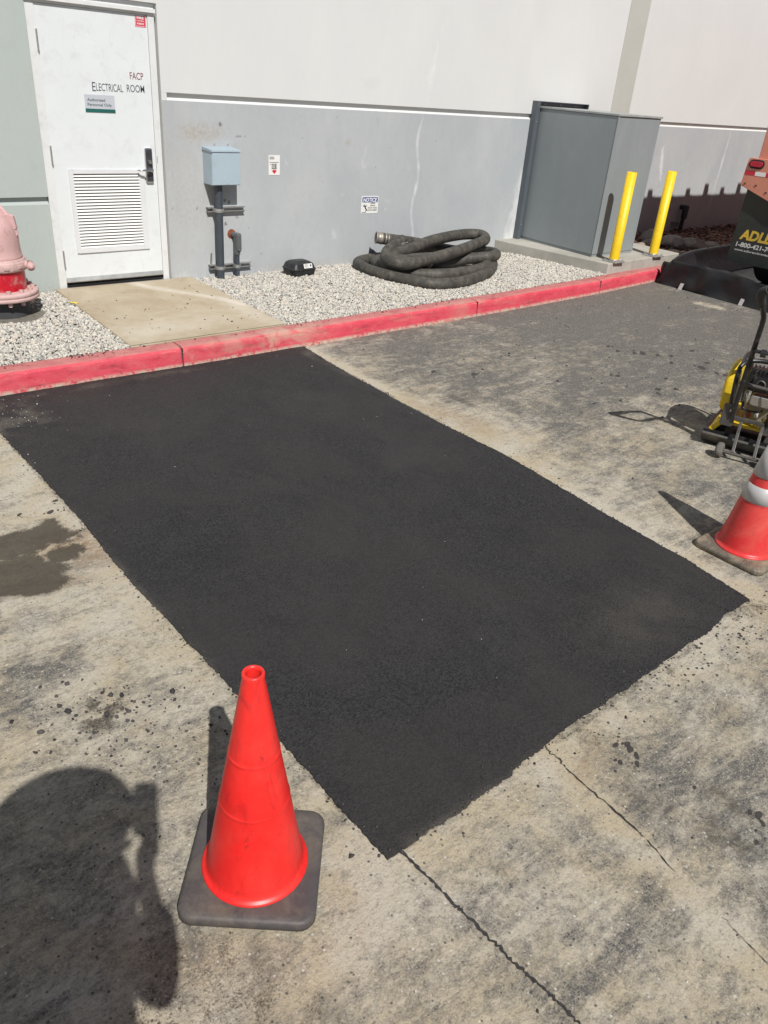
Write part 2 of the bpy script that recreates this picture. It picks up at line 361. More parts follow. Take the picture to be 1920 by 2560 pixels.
def f_dark(X, Y):
    d = .95 * blob(X, Y, -1.60, -3.76, .22, .13, .2, .45, 21, .35)
    d = np.maximum(d, .95 * blob(X, Y, -1.70, -4.04, .17, .16, -.4, .45, 22, .35)); d = np.maximum(d, .8 * blob(X, Y, -1.50, -3.95, .10, .06, .3, .4, 23, .4))
    d = np.maximum(d, .34 * blob(X, Y, -1.95, -6.15, .22, .42, -.2, .5, 36, .5)); d = np.maximum(d, .3 * blob(X, Y, -1.72, -6.3, .05, .2, .1, .4, 37, .5))  # mild ground stains, also deepening the person's shadow in the colour
    d = np.maximum(d, .55 * blob(X, Y, -1.43, -3.80, .07, .035, .1, .4, 24, .4)); d = np.maximum(d, .9 * blob(X, Y, -1.95, -3.9, .2, .25, 0, .4, 25, .4))
    e = ydist(X, Y); d = np.maximum(d, .35 * (1 - sm(e, .0, .02)) * sm(vnoise(X, Y, 7, 26, 3), .4, .5) * (X < 1.2))
    d = np.maximum(d, .42 * (1 - sm(e, .02, .10)) * sm(vnoise(X, Y, 9, 27, 3), .5, .7) * (Y < -5.9) * (X > .1))
    d = np.maximum(d, .5 * blob(X, Y, -1.76, -5.0, .12, .10, .4, .5, 28, .5) * (vnoise(X, Y, 14, 29, 2) > .5))
    for cx, cy, rx, ry in ((-.45, -6.12, .06, .10), (-.52, -6.35, .07, .12), (-.44, -6.60, .06, .12), (-.30, -6.5, .05, .08)): d = np.maximum(d, .34 * blob(X, Y, cx, cy, rx, ry, 0, .5, 30, .6))
    for cx, cy in ((3.95, -3.45), (3.95, -3.95), (3.2, -3.3)): d = np.maximum(d, .30 * blob(X, Y, cx, cy, .22, .06, .4, .6, 31, .6))
    return d
DRIPS = [(-1.36, -3.45, .016), (-1.42, -3.55, .02), (-1.55, -3.5, .014), (3.696, -3.148, .028), (3.722, -3.174, .02), (3.654, -3.282, .03), (3.899, -3.536, .03), (3.82, -3.431, .05), (3.75, -3.39, .03), (4.003, -3.61, .03), (3.383, -3.948, .025), (3.061, -3.703, .03), (3.03, -3.66, .022), (3.089, -4.066, .03), (3.0, -4.123, .028), (2.584, -4.066, .02), (3.227, -4.134, .025), (4.132, -3.887, .03), (4.342, -3.613, .03), (3.959, -4.154, .03), (3.939, -4.089, .03), (3.953, -3.938, .05), (3.818, -3.726, .03),
         (-.398, -6.149, .013), (-.36, -6.17, .014), (-.372, -6.19, .017), (-.380, -6.222, .015), (-.41, -6.245, .013), (-.452, -6.205, .012), (-.458, -6.19, .008), (-.50, -6.22, .006), (-.27, -6.607, .017), (-.283, -6.585, .01), (-.29, -6.63, .012), (-.34, -6.42, .008), (-.375, -6.655, .01), (2.35, -4.0, .02), (2.9, -3.9, .015), (2.0, -3.1, .035), (2.15, -3.05, .02), (1.75, -2.9, .03)]
def f_drip(X, Y):
    d = np.zeros_like(X)
    d = np.maximum(d, .55 * blob(X, Y, 1.50, -3.46, .035, .17, .05, .3, 33, .4)); d = np.maximum(d, .28 * blob(X, Y, 2.2, -4.05, .14, .04, .3, .3, 34, .5))
    d = np.maximum(d, .22 * blob(X, Y, -1.03, -6.34, .022, .02, 0, .2, 35, .4)); return d
def f_rust(X, Y):
    d = .9 * blob(X, Y, -1.43, -3.92, .12, .19, .5, .4, 51, .7); d = np.maximum(d, .55 * blob(X, Y, -1.62, -4.15, .16, .05, -.2, .4, 52, .6))
    d = np.maximum(d, .55 * blob(X, Y, 1.22, -3.65, .10, .36, .1, .5, 53, .8)); d = np.maximum(d, .35 * blob(X, Y, -1.66, -5.12, .12, .015, .3, .5, 54, .6)); return np.maximum(d, .4 * blob(X, Y, -.56, -6.15, .1, .03, .3, .5, 55, .6))
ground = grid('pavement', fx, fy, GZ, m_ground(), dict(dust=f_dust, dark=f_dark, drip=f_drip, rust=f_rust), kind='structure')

# fresh asphalt patch: its own slightly raised sheet with a ragged cut edge
def edge_pts():
    C4 = [(-1.345, -1.9), (-1.335, -2.6), (-1.330, -3.4), (-1.352, -4.4), (-1.336, -5.15), (-1.335, -6.025), (-1.03, -6.035), (-.60, -6.0), (.2, -5.99), (.885, -5.975), (.945, -5.6), (.985, -5.08), (1.075, -4.3), (1.065, -3.73), (1.115, -2.64), (1.19, -1.9)]; out = []; tot = 0
    for i in range(len(C4) - 1):
        a, b = np.array(C4[i]), np.array(C4[i + 1]); L = np.hypot(*(b - a)); n = int(L / .010); nrm = np.array([b[1] - a[1], a[0] - b[0]]) / L; end = 5 <= i <= 8
        for j in range(n):
            t = j / n; u = np.array([tot + t * L]); s_ = (vnoise(u, np.array([.3]), 1.7, 60, 3)[0] - .5) * .022 + (vnoise(u, np.array([.9]), 14, 61, 3)[0] - .5) * (.020 if end else .013) + rng.normal(0, .0016)
            if end: s_ += (vnoise(u, np.array([.9]), 5, 62, 2)[0] - .5) * .03
            out.append(tuple(a + (b - a) * t - nrm * s_))
        tot += L
    out.append(C4[-1]); return out
EP = edge_pts(); EPa = np.array(EP)
def inside(P):
    x, y = P[:, 0], P[:, 1]; ok = np.zeros(len(P), bool); n = len(EPa)
    for i in range(n):
        x0, y0 = EPa[i]; x1, y1 = EPa[(i + 1) % n]
        if y0 == y1: continue
        ok ^= ((y0 > y) != (y1 > y)) & (x < (x1 - x0) * (y - y0) / (y1 - y0) + x0)
    return ok
def pz(X, Y): return GZ + .007 + .004 * (vnoise(X, Y, 2.0, 71, 3) - .5) + .0035 * (vnoise(X, Y, 40, 72, 2) - .5)
def p_dust(X, Y):
    dl_ = X + 1.34; db = Y + 6.02; dr = 1.08 - X; e = np.minimum(np.minimum(dl_, dr), db)
    d = .35 * (1 - sm(e, -.01, .03)) * sm(vnoise(X, Y, 5, 73, 3), .45, .65) + .5 * blob(X, Y, -1.25, -2.3, .2, .3, .3, .5, 74, .6) * sm(vnoise(X, Y, 8, 75, 3), .45, .6)
    d += .16 * blob(X, Y, .35, -5.75, .3, .16, 0, .5, 76, .7)
    d += .3 * blob(X, Y, -.5, -2.02, .8, .04, 0, .6, 78, .5) * sm(vnoise(X, Y, 5, 79, 3), .5, .65)
    return d
def make_patch():
    from mathutils.geometry import delaunay_2d_cdt
    gx, gy = np.meshgrid(np.arange(-1.32, 1.2, .025), np.arange(-6.0, -1.9, .025)); G = np.column_stack([gx.ravel(), gy.ravel()]) + rng.uniform(-.006, .006, (gx.size, 2)); G = G[inside(G)]
    d = np.min(np.hypot(G[:, None, 0] - EPa[None, ::2, 0], G[:, None, 1] - EPa[None, ::2, 1]), axis=1); G = G[d > .012]
    n = len(EPa); V = [Vector(p) for p in EPa] + [Vector(p) for p in G]
    vo, eo, fo, _, _, _ = delaunay_2d_cdt(V, [], [list(range(n))], 1, 1e-6); P = np.array([tuple(v) for v in vo]); C_ = np.array([P[list(f)].mean(0) for f in fo]); ok = inside(C_)
    Z = pz(P[:, 0], P[:, 1]); mb = MB(); mb.add([(x, y, z) for (x, y), z in zip(P, Z)], [f for f, k in zip(fo, ok) if k], True)
    q = len(mb.v); E3 = [(x, y) for x, y in EPa]; zt_ = pz(EPa[:, 0], EPa[:, 1])
    mb.add([(x, y, z) for (x, y), z in zip(E3, zt_)] + [(x + random.uniform(-.003, .003), y + random.uniform(-.003, .003), GZ - .004) for x, y in E3], [(i, i + 1, n + i + 1, n + i) for i in range(n - 1)])
    o = mb.build('asphalt_patch', m_patch(), origin=(0, 0, 0)); o['kind'] = 'structure'; co = np.empty(len(o.data.vertices) * 3); o.data.vertices.foreach_get('co', co); co = co.reshape(-1, 3)
    at = o.data.attributes.new('dust', 'FLOAT', 'POINT'); at.data.foreach_set('value', p_dust(co[:, 0], co[:, 1]).astype(np.float32)); return o
patch = make_patch()
# crack and joint in the old pavement (dark grit; the joint strips also draw its groove shadow), ragged strips just above the surface
def strip(name, P, w0, mat, amp=.5, kind='structure'):
    P = catmull([(x, y, GZ + .004) for x, y in P], 10); mb = MB(); L = []; Rr = []
    for i, p in enumerate(P):
        t = (P[min(i + 1, len(P) - 1)] - P[max(i - 1, 0)]).normalized(); nn = Vector((-t.y, t.x, 0)); q = nn * rng.normal(0, .0016)
        L.append(p + q + nn * w0 * (1 + rng.uniform(-amp, amp))); Rr.append(p + q - nn * w0 * (1 + rng.uniform(-amp, amp)))
    k = len(P); mb.add(L + Rr, [(i, i + 1, k + i + 1, k + i) for i in range(k - 1)]); o = mb.build(name, mat, origin=(P[0].x, P[0].y, GZ + .004)); o['kind'] = kind; return o
GRIT = paint('dark_grit', (.032, .03, .03, 1), .95, var=.5, scale=90)
strip('pavement_crack', CRACK, .0040, GRIT, .95)
JT = [(-.605, -6.005), (-.618, -6.04), (-.612, -6.075), (-.628, -6.11)] + [(x + .035 + .008 * math.sin(k * 2.7), y) for k, (x, y) in enumerate(SEAM[2:])]
strip('pavement_crack', JT[:6], .0022, GRIT, 1.25); strip('pavement_crack', JT[5:7], .0011, GRIT, 1.3); strip('pavement_crack', JT[7:9], .0010, GRIT, 1.3)

DRIPM = paint('oil_film', (.045, .040, .037, 1), .7, var=.25, scale=40)
mb = MB()
for i, (cx, cy, r) in enumerate(DRIPS):
    for q in range(3 if r > .012 else 1):
        rr_ = r * (.75 if q == 0 else rng.uniform(.12, .3)); ox, oy = (0, 0) if q == 0 else rng.normal(0, r * 1.5, 2); an = .5 + .3 * math.sin(i); ph = rng.uniform(0, 6, 3); P = []
        for k in range(22):
            a = 2 * PI * k / 22; w_ = 1 + .10 * math.sin(2 * a + ph[0]) + .07 * math.sin(3 * a + ph[1]) + .04 * math.sin(7 * a + ph[2]); u, v = math.cos(a) * rr_ * 1.5 * w_, math.sin(a) * rr_ * .8 * w_
            P.append((cx + ox + u * math.cos(an) - v * math.sin(an), cy + oy + u * math.sin(an) + v * math.cos(an), GZ + .0012))
        P = [(x, y, z + .0002 * ((i * 3 + q) % 7)) for x, y, z in P]; mb.add(P, [tuple(range(22))])
mb.build('oil_drips', DRIPM)['kind'] = 'structure'
# crumbs of asphalt and pale chips lying about
def m_crumb():
    n = N('asphalt_crumb'); c = n.mix(n.attr('tone'), (.018, .017, .02, 1), (.075, .068, .066, 1)); return n.done(c, .8)
def m_chip():
    n = N('pale_chip'); c = n.mix(n.attr('tone'), (.45, .42, .38, 1), (.75, .73, .68, 1)); return n.done(c, .8)
def ring(n, s0):
    t = rng.integers(0, len(EPa), n); o = rng.exponential(s0, n); ang = rng.uniform(0, 2 * PI, n); return EPa[t] + np.stack([np.cos(ang), np.sin(ang)], -1) * o[:, None]
P1 = ring(520, .022); P2 = np.stack([rng.uniform(-2.4, 2.5, 260), rng.uniform(-7.0, -2, 260)], -1)
P3 = np.stack([rng.normal(-1.77, .11, 130), rng.normal(-5.0, .11, 130)], -1); P3b = np.stack([rng.normal(.45, .5, 140), rng.normal(-6.08, .05, 140)], -1); P3c = np.stack([rng.normal(-1.62, .15, 80), rng.normal(-5.3, .2, 80)], -1); P4 = np.stack([rng.uniform(2, 6.5, 160), rng.uniform(-4.5, -2, 160)], -1)
Pa = np.concatenate([P1, P2, P3, P3b, P3c, P4]); Sa = np.concatenate([rng.uniform(.0025, .006, 520), rng.lognormal(-5.9, .5, 260), rng.lognormal(-5.5, .5, 130), rng.uniform(.003, .007, 140), rng.lognormal(-5.3, .4, 80), rng.lognormal(-5.1, .4, 160)]).clip(.0015, .014)
ins = inside(Pa); zz = np.where(ins, GZ + .009, GZ + .001)
Pk = np.concatenate([np.stack([rng.uniform(-.1, 1.15, 60), rng.uniform(-1.7, -.1, 60)], -1), np.stack([rng.uniform(-1.3, 3, 60), rng.uniform(-1.83, -1.76, 60)], -1), np.stack([rng.normal(-.55, .08, 30), rng.uniform(-1.87, -1.80, 30)], -1)]); Sk = rng.lognormal(-5.3, .45, len(Pk)).clip(.002, .011)
Pa = np.concatenate([Pa, Pk]); Sa = np.concatenate([Sa, Sk]); zz = np.concatenate([zz, np.where(Pk[:, 1] > -1.75, -.014, -.019)])
o = scatter('asphalt_crumbs', np.column_stack([Pa, zz + Sa * .2]), Sa, m_crumb()); o['kind'] = 'stuff'; tag(o, 'black asphalt crumbs scattered over the dusty pavement', 'debris')
Pb = np.concatenate([np.stack([rng.uniform(-2.3, 2.5, 70), rng.uniform(-6.9, -2, 70)], -1), np.stack([rng.normal(-1.15, .14, 70), rng.normal(-2.15, .2, 70)], -1), np.stack([rng.uniform(2, 6.5, 60), rng.uniform(-3.5, -2, 60)], -1)]); Sb = rng.lognormal(-6.05, .3, len(Pb)).clip(.0012, .006)
zz = np.where(inside(Pb), GZ + .009, GZ + .001)
o = scatter('stone_chips', np.column_stack([Pb, zz + Sb * .2]), Sb, m_chip()); o['kind'] = 'stuff'; tag(o, 'tiny pale stone chips sprinkled on the black patch and pavement', 'debris')

# ---------------------------------------------------------------- kerb
def m_kerb():
    n = N('worn_red_kerb_paint')
    side = n.ramp(n.attr('top'), .35, .65)
    r1 = n.mix(n.ramp(n.noise(5, 6, .7, (1, 1, 2)), .35, .68), (.56, .045, .075, 1), (.64, .095, .12, 1))
    r2 = n.mix(n.ramp(n.noise(8, 6, .7), .35, .65), (.42, .125, .125, 1), (.48, .18, .165, 1))
    c = n.mix(side, r1, r2)
    scuff = n.ramp(n.noise(10, 9, .8, (.4, 1, 2.2), .9), .52, .66, 0, .8); c = n.mix(scuff, c, (.22, .035, .04, 1))
    dusty = n.math('MULTIPLY', n.ramp(n.noise(7, 8, .75, (.5, 1, 1.5), .8, (9, 4, 2)), .54, .68), n.ramp(n.attr('wear'), 0, 1, .22, 1.0)); c = n.mix(dusty, c, (.50, .37, .26, 1))
    c = n.mix(n.math('MULTIPLY', n.ramp(n.noise(60, 4, .7), .66, .7), .7), c, (.62, .50, .44, 1))
    foot = n.math('MULTIPLY', n.attr('foot'), n.ramp(n.noise(30, 5, .7), .38, .55)); c = n.mix(foot, c, (.52, .42, .33, 1))
    c = n.mix(n.math('MULTIPLY', n.attr('wear'), n.math('MULTIPLY', n.ramp(n.noise(4, 5, .6, None, .5, (2, 9, 9)), .45, .6), .75)), c, (.45, .36, .27, 1))
    n.bump(n.noise(60, 6, .7), .25, .006)
    return n.done(c, .62, spec=.4)
KM = m_kerb()
def kerb_y(x): return np.interp(x, [-9, -1.2, .13, 1.2, 3.3, 5.3, 6.7, 12], [-1.93, -1.925, -1.935, -1.925, -1.88, -1.80, -1.68, -1.3])
def kerb():
    prof = [(0, GZ - .12), (0, GZ + .015), (.012, -.052), (.020, -.036), (.036, -.026), (.055, -.022), (.15, -.020), (.162, -.028), (.165, -.12)]
    # more rings up the face so that the masks have somewhere to live
    pr = []
    for i in range(len(prof) - 1):
        a, b = np.array(prof[i]), np.array(prof[i + 1]); k = max(1, int(np.hypot(*(b - a)) / .02))
        for j in range(k): pr.append(tuple(a + (b - a) * j / k))
    pr.append(prof[-1]); joints = [-3.0, .115, 3.28, 5.40, 8.5]
    seg = [-9] + joints + [12]; kb = thing('kerb', 'red painted kerb', 'kerb'); kb['kind'] = 'structure'
    del kb['label'], kb['category']
    for a, b in zip(seg[:-1], seg[1:]):
        xs = np.arange(a + .004, b - .004, .03); xs = np.append(xs, b - .004); V = []; top = []; foot = []; wear = []
        for x in xs:
            y0 = float(kerb_y(x)); wv = .004 * (vnoise(np.array([x]), np.array([1.]), 2, 81, 3)[0] - .5)
            for u, z in pr:
                V.append((x, y0 + u + wv, z + wv * .6)); top.append(float(z > -.034) if u > .02 else 0.); foot.append(float(z < GZ + .022))
                wear.append(float(np.exp(-((x - .9) / .5) ** 2) * (1 if z > -.13 else .5) * .8 + .35 * np.exp(-((x - 3.2) / .35) ** 2)))
        k = len(pr); F = [(i * k + j, i * k + j + 1, (i + 1) * k + j + 1, (i + 1) * k + j) for i in range(len(xs) - 1) for j in range(k - 1)]
        F += [tuple(range(k))[::-1], tuple((len(xs) - 1) * k + i for i in range(k))]
        mb = MB(); mb.add(V, F, True); mb.sm[-2:] = [False, False]; o = mb.build('kerb_block', KM, kb)
        for nm, arr in (('top', top), ('foot', foot), ('wear', wear)):
            at = o.data.attributes.new(nm, 'FLOAT', 'POINT'); at.data.foreach_set('value', np.array(arr, dtype=np.float32))
    # dark mortar lines at the joints
    for j in joints:
        y0 = float(kerb_y(j)); MB().box((j - .0045, y0 + .006, GZ - .1), (j + .0045, y0 + .16, -.031)).build('kerb_joint', GRIT, kb)
kerb()

# ---------------------------------------------------------------- raised bed: soil, gravel, slab, pad, mulch
SOIL = paint('grey_soil', (.16, .145, .12, 1), .95, var=.3, scale=25, bump=.5)
def soil():
    xs = [-9, -3, -1, 1, 3, 5, 7, 9, 12]; mb = MB(); V = [(x, float(kerb_y(x)) + .16, -.055) for x in xs] + [(x, 0.02, -.055) for x in xs]; k = len(xs)
    mb.add(V, [(i, i + 1, k + i + 1, k + i) for i in range(k - 1)]); mb.build('planting_bed', SOIL, origin=(0, -1, -.055))['kind'] = 'structure'
soil()
def m_stone():
    n = N('washed_pebble'); t = n.attr('tone'); r = n.new('ShaderNodeValToRGB'); n.link(t, r.inputs[0]); e = r.color_ramp.elements
    e[0].position = 0; e[0].color = (.16, .155, .16, 1); e[1].position = .12; e[1].color = (.34, .33, .31, 1)
    for p, c in ((.32, (.44, .425, .38, 1)), (.60, (.55, .52, .45, 1)), (.85, (.63, .60, .54, 1)), (.97, (.50, .40, .31, 1))):
        q = e.new(p); q.color = c
    r.color_ramp.interpolation = 'LINEAR'
    c = n.mix(n.ramp(n.noise(140, 3), .4, .7, 0, .35), r.outputs[0], (.33, .30, .26, 1)); return n.done(c, .75)
STONE = m_stone()
VALVE = (-.662, -.43)
def pebbles(name, label, x0, x1, excl, dens):
    A = (x1 - x0) * 1.75; n = int(A * dens); x = rng.uniform(x0, x1, n); y = rng.uniform(-1.9, -.005, n)
    ok = (y > kerb_y(x) + .165 + rng.uniform(-.01, .01, n)) & ~excl(x, y); x, y = x[ok], y[ok]; n = len(x)
    s = rng.lognormal(-4.65, .3, n).clip(.005, .019); z = -.032 + rng.uniform(0, .012, n) + .014 * (vnoise(x, y, 1.5, 90, 3) - .5) * 2 - .012 * sm(y, -.5, 0)
    hole = np.exp(-(np.hypot(x - VALVE[0], y - VALVE[1] + .05) / .27) ** 4); z -= hole * .09
    o = scatter(name, np.column_stack([x, y, z]), s, STONE, .7, tilt=.8); o['kind'] = 'stuff'; tag(o, label, 'gravel'); return o
PADC = [(5.50, -.0), (5.735, -1.605), (7.40, -1.52), (7.40, 0)]
def slab_left(y): return -.115 - .05 * (-y)
def slab_right(y): return 1.19 + .03 * y
pebbles('gravel_bed', 'pale pebbles between the walkway slab and the cabinet pad', 1.1, 5.75, lambda x, y: (x < slab_right(y)) | (x > 5.50 - y * .146), 7600)
pebbles('gravel_bed', 'pale pebbles around the pink pipe left of the walkway slab', -2.6, -.1, lambda x, y: (x > slab_left(y)) | (np.hypot(x - VALVE[0], y - VALVE[1]) < .2), 7600)
def m_conc(name, a, b, stripe=False):
    n = N(name); c = n.mix(n.ramp(n.noise(2.2, 6, .65, None, .7), .38, .62), a, b); c = n.mix(n.ramp(n.noise(22, 7, .75), .5, .75, 0, .3), c, tuple(x * .66 for x in a[:3]) + (1,))
    if stripe: c = n.mix(n.math('MULTIPLY', n.attr('wash'), n.ramp(n.noise(9, 5, .7), .3, .6, .5, 1)), c, (.58, .53, .45, 1))
    n.bump(n.noise(130, 5, .7), .2, .003); return n.done(c, .82, spec=.3)
def f_wash(X, Y):
    d = polyd(X, Y, [(.58, -.02), (.66, -.25), (.86, -.55), (1.02, -.8), (1.15, -1.1)]); return .8 * (1 - sm(d, .01, .09)) + .45 * blob(X, Y, .25, -1.45, .5, .2, .1, .5, 92, .6) + .5 * blob(X, Y, 1.05, -1.3, .1, .4, 0, .4, 93, .6)
def slab():
    a = R_(0); m = m_conc('tan_walkway_concrete', (.37, .30, .205, 1), (.44, .38, .285, 1), True)
    mb = MB().prism([(-.115, -.004), (slab_left(-1.75), -1.765), (slab_right(-1.75), -1.755), (1.185, -.004)], -.16, -.019); o = mb.build('walkway_slab_base', m, bevel=.004, origin=(.5, -.9, -.019)); o['kind'] = 'structure'
    X = np.linspace(0, 1, 90); Y = np.linspace(0, 1, 110)
    me = grid('walkway_slab', X, Y, -.015, m, dict(wash=lambda u, v: f_wash(slab_left(-1.75 * (1 - v)) + .004 + u * (slab_right(-1.75 * (1 - v)) - slab_left(-1.75 * (1 - v)) - .008), -1.75 + v * 1.742)), kind='structure')
    co = np.empty(len(me.data.vertices) * 3); me.data.vertices.foreach_get('co', co); co = co.reshape(-1, 3); u, v = co[:, 0].copy(), co[:, 1].copy(); y = -1.75 + v * 1.742
    co[:, 0] = slab_left(y) + .004 + u * (slab_right(y) - slab_left(y) - .008); co[:, 1] = y; me.data.vertices.foreach_set('co', co.ravel()); me.data.update()
slab()
PADM = m_conc('grey_pad_concrete', (.33, .315, .275, 1), (.42, .40, .355, 1))
o = MB().prism(PADC, -.1, .10).build('equipment_pad', PADM, bevel=.008, origin=(6.4, -.8, .1)); o['kind'] = 'structure'
def m_mulch():
    n = N('brown_mulch'); v = n.new('ShaderNodeTexVoronoi'); v.inputs['Scale'].default_value = 38; mp = n.new('ShaderNodeMapping'); mp.inputs['Scale'].default_value = (.45, 1.2, 1); n.link(n.pos(), mp.inputs[0]); n.link(mp.outputs[0], v.inputs[0])
    sep = n.new('ShaderNodeSeparateColor'); n.link(v.outputs['Color'], sep.inputs[0]); c = n.mix(sep.outputs[0], (.09, .045, .035, 1), (.28, .16, .12, 1)); n.bump(v.outputs['Distance'], .9, .03); return n.done(c, .95)
MUL = m_mulch()
xs = np.arange(7.38, 16, .06); ys = np.arange(-1.6, 0.0, .06)
o = grid('mulch_bed', xs, ys, lambda X, Y: -.03 + .05 * (vnoise(X, Y, 1.2, 95, 4) - .4) + .03 * sm(Y, -1.2, -.2), MUL, {}, kind='stuff'); tag(o, 'dark brown bark mulch along the shaded foot of the wall', 'mulch')
nb = 2600; P = np.column_stack([rng.uniform(7.45, 15, nb), rng.uniform(-1.5, -.03, nb), rng.uniform(-.02, .015, nb)]); P[:, 2] += .03 * sm(P[:, 1], -1.2, -.2)
def m_chipb():
    n = N('bark_chip'); return n.done(n.mix(n.attr('tone'), (.07, .035, .028, 1), (.30, .18, .13, 1)), .9)
o = scatter('bark_chips', P, rng.uniform(.015, .045, nb), m_chipb(), .25, tilt=.5); o['kind'] = 'stuff'; tag(o, 'loose bark chips lying on the mulch bed', 'mulch')

# ---------------------------------------------------------------- the building
bld = thing('building', 'long concrete warehouse wall, white above and grey below a groove', 'building', (0, 0, 0))
MARKS = [(1.55, 1.326, .013), (1.583, .672, .011), (1.622, .651, .012), (1.282, .607, .007), (1.48, 1.154, .007), (1.62, 1.152, .007), (1.71, .516, .009), (1.577, .461, .009), (1.60, .445, .006)]
def w_streak(X, Z):
    d = .55 * np.exp(-((X - 4.03 - .03 * np.sin(Z * 9)) / .035) ** 2) * (.35 + .9 * vnoise(X, Z, 4, 101, 3)) * (Z > .02)
    d += .5 * np.exp(-((X - 4.14 - .02 * np.sin(Z * 7)) / .02) ** 2) * (Z > .4) * vnoise(X, Z, 3, 102, 3)
    edge = 5.84 - (1.5 - Z) * .19; d += (.30 + .45 * sm(X, edge, edge + .2)) * sm(X, edge - .02, edge + .02) * (X < 5.95) * (.5 + .8 * vnoise(X, Z, 4, 103, 3)) * (1 - sm(Z, 1.2, 1.5))
    for cx, cz, r in ((3.27, 1.06, .07), (3.42, 1.15, .04), (2.27, 1.03, .035), (2.24, .8, .02), (3.62, .6, .05), (2.12, .32, .022), (2.0, .3, .02), (2.13, .22, .02), (2.9, .3, .05), (3.0, .7, .03)): d += .38 * blob(X, Z, cx, cz, r, r * 2, 0, .7, 104, .8)
    d += .6 * blob(X, Z, 8.95, 1.0, .05, .3, .3, .4, 105, .5) + .6 * np.exp(-((X - 10.72 + (1.2 - Z) * .08) / .045) ** 2) * (Z > .2) * (.4 + vnoise(X, Z, 3, 106, 3))
    d += .55 * (1 - sm(Z, -.05, .16)) * vnoise(X, Z, 3, 107, 3); return d
def w_stain(X, Z):
    d = .5 * blob(X, Z, 1.38, 1.25, .22, .08, 0, .5, 111, .6) + .4 * blob(X, Z, 3.04, 1.2, .04, .03, .6, .4, 112, .5) + .25 * (1 - sm(Z, -.03, .09)) * sm(vnoise(X, Z, 2.5, 113, 3), .35, .7)
    d += .35 * blob(X, Z, 3.42, 1.42, .02, .03, .6, .4, 114, .5) + .22 * blob(X, Z, 1.2, .8, .3, .5, 0, .6, 115, .7); return d
def w_mark(X, Z):
    d = np.zeros_like(X)
    for i, (cx, cz, r) in enumerate(MARKS): d = np.maximum(d, .9 * blob(X, Z, cx, cz, r, r * 1.3, .3, .3, 120 + i, .3))
    d = np.maximum(d, .6 * (np.abs(X - 1.742) < .006) * (np.abs(Z - 1.236) < .04)); d = np.maximum(d, .45 * (np.abs(Z - 1.236) < .006) * (np.abs(X - 1.742) < .035))
    sp = sm(vnoise(X, Z, 26, 131, 2), .90, .95) * .4 * sm(Z, .02, .2) * (vnoise(X, Z, 2, 132, 2) > .5); return np.maximum(d, sp)
zero = lambda X, Y: np.zeros_like(X)
AT = dict(streak=w_streak, stain=w_stain, mark=w_mark)
XR0 = .99
xs = np.concatenate([np.arange(XR0, 6.0, .0155), np.arange(6.0, 13, .03), [14, 18, 30]])
xs2 = np.concatenate([[-12, -6, -3], np.arange(-1.2, -.07, .02), [-.07]])
grid('wall_lower', xs, np.arange(-.3, 1.5001, .015), 0., GRAYW, AT, bld, vert=True)
UP = dict(streak=lambda X, Z: .4 * blob(X, Z, 4.1, 1.8, .06, .3, -.1, .4, 141, .6) + .35 * blob(X, Z, 4.25, 2.4, .05, .5, -.2, .4, 142, .6), stain=lambda X, Z: .12 * blob(X, Z, 3.3, 1.75, .1, .05, 0, .5, 143, .6), mark=lambda X, Z: .25 * sm(vnoise(X, Z, 16, 144, 2), .93, .96))
grid('wall_upper', np.concatenate([np.arange(XR0, 6, .03), np.arange(6, 13, .1), [14, 18, 30]]), np.concatenate([np.arange(1.56, 3, .03), [4, 6, 8]]), 0., WHITEW, UP, bld, vert=True)
def groove(x0, x1, z0, mL, nm):      # the cast reveal: bevel, recessed band, straight undercut
    mb = MB(); P = [(0, 0), (.034, .020), (.034, .0595), (0, .060)]
    for (y0, a), (y1, b) in zip(P[:-1], P[1:]): mb.add([(x0, y0, z0 + a), (x1, y0, z0 + a), (x1, y1, z0 + b), (x0, y1, z0 + b)], [(0, 1, 2, 3)])
    o = mb.build(nm, mL, bld)
    for k in ('streak', 'stain', 'mark'): o.data.attributes.new(k, 'FLOAT', 'POINT')
groove(XR0, 30, 1.5, WHITEW, 'wall_groove')
grid('wall_lower', xs2, np.concatenate([np.arange(-.3, .68, .02), [.68]]), 0., GREENW, dict(streak=lambda X, Z: .3 * (1 - sm(Z, -.02, .1)), stain=lambda X, Z: .3 * (1 - sm(Z, -.03, .08)), mark=zero), bld, vert=True)
grid('wall_upper', xs2, np.concatenate([np.arange(.74, 2.4, .02), [4, 6, 8]]), 0., GREENW, dict(streak=zero, stain=lambda X, Z: .3 * sm(vnoise(X, Z, 1.5, 151, 3), .5, .7), mark=zero), bld, vert=True)
groove(-12, -.07, .68, GREENW, 'wall_groove')
o = MB().add([(-.07, 0, 2.2), (XR0, 0, 2.2), (XR0, 0, 8), (-.07, 0, 8)], [(0, 1, 2, 3)]).build('wall_upper', WHITEW, bld)
for k in ('streak', 'stain', 'mark'): o.data.attributes.new(k, 'FLOAT', 'POINT')
# reveals of the door opening
o = MB().box((XR0, .001, -.3), (XR0 + .05, .16, 2.199)).box((-.085, .04, -.3), (-.0702, .16, 2.199)).box((-.0702, .001, 2.2), (XR0, .16, 2.26)).build('door_reveal', WHITEW, bld)
for k in ('streak', 'stain', 'mark'): o.data.attributes.new(k, 'FLOAT', 'POINT')
MB().box((7.435, -.006, 1.53), (7.855, .001, 8)).build('pilaster', PILW, bld)
MB().box((-12, .2, 7.9), (30, 6, 8.0)).build('roof', WHITEW, bld)

